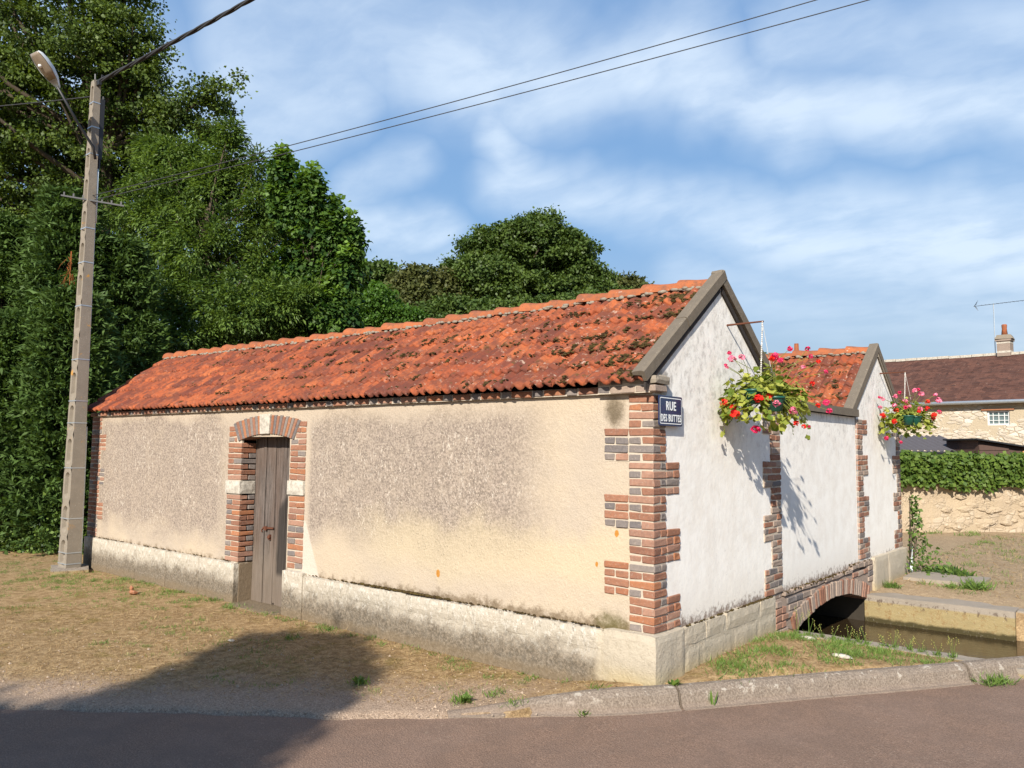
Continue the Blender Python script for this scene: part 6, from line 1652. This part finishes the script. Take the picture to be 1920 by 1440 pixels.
# green tufts on the verge: thick along the foot of the wall at the left, scattered elsewhere
for k in range(170):
    x = -9.0 + 3.6 * R.random() ** 1.0; y = -.05 - abs(R.gauss(0, .30 + .5 * max(0, -7.4 - x) / 1.6))
    if nz(x, y, 0, 3.0, 8) < -.05: continue
    gl.tuft(x, y, R.randrange(8, 55), .045, R.uniform(.02, .08))
for k in range(330):
    x = R.uniform(-10.8, -5.6); y = -.08 - abs(R.gauss(0, .55))
    if nz(x, y, 0, 2.0, 3) > -.08 and sdist(np.float64(x), np.float64(y)) > .3: gl.tuft(x, y, R.randrange(10, 42), .032, R.uniform(.02, .075))
for k in range(48):
    x = R.uniform(-5.3, -.5); y = -.07 - abs(R.gauss(0, .08)); 
    if R.random() < .6: gl.tuft(x, y, R.randrange(10, 40), .05, R.uniform(.015, .04))
for k in range(330):
    x = R.uniform(-10.6, -.9); y = R.uniform(-1.9, -.1)
    if sdist(np.float64(x), np.float64(y)) > .35 and ok_spot(x, y) and nz(x, y, 0, 1.1, 4) > -.1: gl.tuft(x, y, R.randrange(12, 45), .038, R.uniform(.02, .06))
for (x, y, n) in ((-3.42, -.60, 60), (-3.46, -.16, 70), (-5.1, -.22, 80), (-1.0, -.90, 60), (-1.85, -1.08, 50), (-.95, -.62, 45), (-.62, -.78, 60), (-.25, -.30, 30), (-5.6, -.12, 70)): gl.tuft(x, y, n, .07, .04)
for k in range(60):                                      # bank between kerb and wash house
    y = R.uniform(.5, 2.36); x = R.uniform(.08, .12 + .58 * y)
    if sdist(np.float64(x), np.float64(y)) > .22: gl.tuft(x, y, R.randrange(30, 110), .055, R.uniform(.03, .085), t0=.2)
for k in range(34):
    y = R.uniform(1.7, 2.40); x = R.uniform(.15, 1.2)
    if sdist(np.float64(x), np.float64(y)) > .2: gl.tuft(x, y, R.randrange(25, 80), .055, R.uniform(.03, .07), t0=.1)
for k in range(110):
    x = R.uniform(-.1, 3.2); y = R.uniform(5.5, 13)
    if sdist(np.float64(x), np.float64(y)) > .5 and ok_spot(x, y): gl.tuft(x, y, R.randrange(12, 50), .07, R.uniform(.03, .10))
for k in range(50): p = WA + WD * R.uniform(.5, 9) + WN * R.uniform(.05, .9); gl.tuft(p.x, p.y, 40, .09, .10)
gl.obj('green_grass', L_grass, .10, kind='stuff', label='small tufts of green grass along the walls and on the dry verge', category='grass')
sg = Leaves()                                            # dry thatch
n = 150000; X = rng.uniform(-11, 2.4, n); Y = rng.uniform(-2.9, 4.5, n); s = sdist(X, Y); dens = np.array([mnoise.noise(Vector((a * 1.5, b * 1.5, 2))) for a, b in zip(X, Y)])
m = (s > .22 - .0 * s) & ~((X > -L - .03) & (X < .04) & (Y > -.05)) & ~((Y > 2.36) & (X > -.2)) & (rng.random(n) < np.clip(.25 + s * .9 + dens * .5, 0, 1)) & (s < 3.2)
X, Y = X[m], Y[m]; n = len(X)
A = rng.normal(size=(n, 3)); A[:, 2] = np.abs(A[:, 2]) * .28
sg.P.append(np.stack([X, Y, g0(X, Y) + .004], 1)); sg.A.append(A); sg.N.append(np.array([[0, 0, 1.]]) + rdir(n) * .6); sg.S.append(.040 * (.4 + rng.random(n))); sg.T.append(rng.random(n) ** 1.3)
n = 12000; X = rng.uniform(-.1, 3.4, n); Y = rng.uniform(5.5, 13.5, n); m = (sdist(X, Y) > .4) & ~((X < .05) & (Y < 6.7)); X, Y = X[m], Y[m]; n = len(X)
A = rng.normal(size=(n, 3)); A[:, 2] = np.abs(A[:, 2]) * .3
sg.P.append(np.stack([X, Y, g0(X, Y) + .004], 1)); sg.A.append(A); sg.N.append(np.array([[0, 0, 1.]]) + rdir(n) * .6); sg.S.append(.06 * (.4 + rng.random(n))); sg.T.append(rng.random(n))
sg.obj('dry_grass', L_straw, .09, kind='stuff', label='short dry straw coloured grass lying on the verge', category='dry grass')
# gravel
mb = MB()
for k in range(5200):
    x = R.uniform(-9.5, .4); y = R.uniform(-3.2, .0); sd = float(sdist(np.float64(x), np.float64(y)))
    if not (.0 < sd < 2.2) or not ok_spot(x, y): continue
    if R.random() > math.exp(-sd * 1.4) + .10: continue
    s = R.uniform(.003, .009) * (1.7 if R.random() < .05 else 1); kk = 1 - float(sm(np.float64(sd), 0, .5)); z = gz(x, y) * (1 - kk) + (float(roadz(np.float64(x), 0)) + .012) * kk
    mb.add([(x - s, y - s * .6, z), (x + s, y - s * .5, z), (x + s * .6, y + s, z), (x - s * .7, y + s * .7, z), (x, y, z + s * 1.1)], [(0, 1, 4), (1, 2, 4), (2, 3, 4), (3, 0, 4)])
mb.build('gravel', flat('pale_gravel', (.40, .31, .23), .9, .1, 0, .4, 40), kind='stuff', label='loose pale gravel along the edge of the road', category='gravel')

def plant(name, label, cat, x, y, z, fn, group=None):
    t = thing(name, label, cat, (x, y, z), group); fn(t); return t
def weed_low(r, n, mat=L_grass, aspect=.45):
    def f(t):
        l = Leaves(); l.rosette(0, 0, n, r, z=0.0); l.tuft(0, 0, n * 2, r * .9, r * .3, .7, z=0.0); l.obj('leaves', mat, aspect, t)
    return f
plant('dandelion_plant', 'low leafy green weed on the verge just above the left tip of the kerb', 'weed', -1.0, -.86, gz(-1, -.86), weed_low(.07, 16))
plant('dandelion_plant', 'small leafy weed at the foot of the corner stone, on the gable side', 'weed', .13, .05, gz(.13, .05), weed_low(.055, 14, L_ivy))
plant('dandelion_plant', 'leafy weed on the dry verge right of the door step in the tree shade', 'weed', -1.9, -1.05, gz(-1.9, -1.05), weed_low(.06, 12))
plant('grass_clump', 'dark green grass clump growing in the gutter at the foot of the kerb, right side', 'grass clump', 1.70, 2.09, -.13, lambda t: (lambda l: (l.tuft(0, 0, 150, .10, .05, .9, z=0.0), l.tuft(.07, .09, 110, .09, .04, .9, z=0.0), l.obj('blades', L_grass, .08, t)))(Leaves()))
plant('grass_clump', 'tiny green sprout growing at the foot of the kerb, left side', 'grass clump', -.22, -.56, -.135, lambda t: (lambda l: (l.tuft(0, 0, 40, .05, .015, .9, z=0.0), l.obj('blades', L_grass, .12, t)))(Leaves()))
plant('grass_clump', 'single upright grass stalk against the kerb face below the gable', 'grass clump', .36, .16, -.135, lambda t: (lambda l: (l.tuft(0, 0, 7, .12, .006, .12, z=0.0), l.obj('blades', L_grass, .10, t)))(Leaves()))
# flowering weeds on the coping
for k in range(13):
    u = k / 12; x = .12 + 1.25 * u + R.uniform(-.04, .04); y = 2.44 + .02 * u + R.uniform(-.03, .03)
    def f(t, k=k):
        m = MB(); l = Leaves(); h = R.uniform(.12, .24) if k < 5 else R.uniform(.08, .19)
        tips = []
        for s in range(R.randrange(2, 5)):
            dx, dy = R.uniform(-.05, .05), R.uniform(-.05, .05); hh = h * R.uniform(.7, 1.1); m.tube([(0, 0, 0), (dx * .4, dy * .4, hh * .5), (dx, dy, hh)], [.0022, .0018, .001], 4, False); tips.append((dx, dy, hh))
        fm = MB()
        for (dx, dy, hh) in tips:
            for q in range(5): add_blob(fm, (dx + R.uniform(-.012, .012), dy + R.uniform(-.012, .012), hh - q * .014), (.0034, .0034, .0034))
        l.tuft(0, 0, 26, .06, .015, .5, z=0.0); l.obj('leaves', L_grass, .12, t)
        o = m.build('stem', L_grass, t); at = o.data.attributes.new('tint', 'FLOAT', 'POINT'); at.data.foreach_set('value', [.6] * len(o.data.vertices))
        fm.build('flower_buds', M_yel, t, kind='stuff')
    if k == 0: M_yel = flat('yellow_buds', (.36, .34, .10), .8, .1)
    plant('flowering_weed', 'thin yellow flowering weed on the coping stone along the near side of the stream', 'weed', x, y, -.06, f, 'yellow flowering weeds along the stream coping')
# climber on the far corner of the wash house
def climber():
    t = thing('climbing_plant', 'straggly green climber on the far corner of the wash house above the bank', 'climbing plant', (.05, 6.70, .02)); n = 430
    hh = rng.random(n) ** 1.3; sp = .03 + .20 * (1 - hh) ** 2
    P = np.stack([.05 + rng.normal(size=n) * sp * .9 + .08 * (1 - hh), rng.normal(size=n) * sp * .9 + .02, .02 + hh * 1.0], 1); P[:, 0] = np.maximum(P[:, 0], .02)
    P[:, 1] = np.maximum(P[:, 1], -.35)
    leaf_object('leaves', P, rdir(n) + np.array([.4, 0, -.3]), rdir(n) + np.array([.8, -.3, .5]), .055 * (.6 + .8 * rng.random(n)), .7, .3 + .5 * rng.random(n), L_ash, t)
    m = MB()
    for k in range(7): dx, dy = R.uniform(0, .10), R.uniform(-.10, .05); m.tube([(0, 0, 0), (dx, dy, .4), (.03, dy * .5, R.uniform(.7, 1.05))], [.008, .006, .003], 5)
    m.build('stem', M_bark, t)
    plant('bramble_bush', 'low green bramble spilling over the ground at the far corner of the wash house', 'bush', .42, 7.0, .02, lambda q: (lambda l: (l.tuft(0, 0, 260, .13, .10, 1.0, z=0.0), l.tuft(.22, -.25, 180, .12, .08, 1.0, z=0.0), l.obj('leaves', L_ash, .35, q)))(Leaves()))
    plant('grass_clump', 'tall green grass clump on the bank beside the yard slab', 'grass clump', .95, 5.95, .0, lambda q: (lambda l: (l.tuft(0, 0, 220, .16, .07, .8, z=0.0), l.tuft(-.22, -.1, 120, .10, .06, .9, z=0.0), l.obj('blades', L_grass, .10, q)))(Leaves()))
    plant('grass_clump', 'green tuft against the plinth at the right end of the culvert arch', 'grass clump', .12, 5.48, -.01, lambda q: (lambda l: (l.tuft(0, 0, 170, .09, .05, .8, z=0.0), l.obj('blades', L_grass, .12, q)))(Leaves()))
    m = MB(); m.tube([(.075, 6.66, .0), (.078, 6.67, .42)], .018, 8); w = m.build('drain_stub', M_pipe, wash); fix(w, wash)
climber()
# brick lump and stones on the verge
mb = MB(); add_blob(mb, (0, 0, .03), (.07, .045, .032)); add_blob(mb, (-.045, .0, .075), (.028, .024, .035)); o = mb.build('brick_lump', M_bor, smooth=False, label='broken lump of orange brick lying on the dry grass before the left wall', category='brick'); o.location = (-6.63, -.55, gz(-6.6, -.55))
for (x, y, s, lb) in ((-3.75, -1.0, .03, 'small pale flat stone on the dry verge in front of the door'), (.75, 1.62, .06, 'pale flat stone in the grass between kerb and culvert'), (.35, 2.0, .05, 'pale rounded stone in the grass close to the middle pier')):
    mb = MB(); add_blob(mb, (0, 0, .008), (s * 1.6, s, s * .35)); o = mb.build('stone', M_lime, smooth=True, label=lb, category='stone'); o.location = (x, y, gz(x, y))
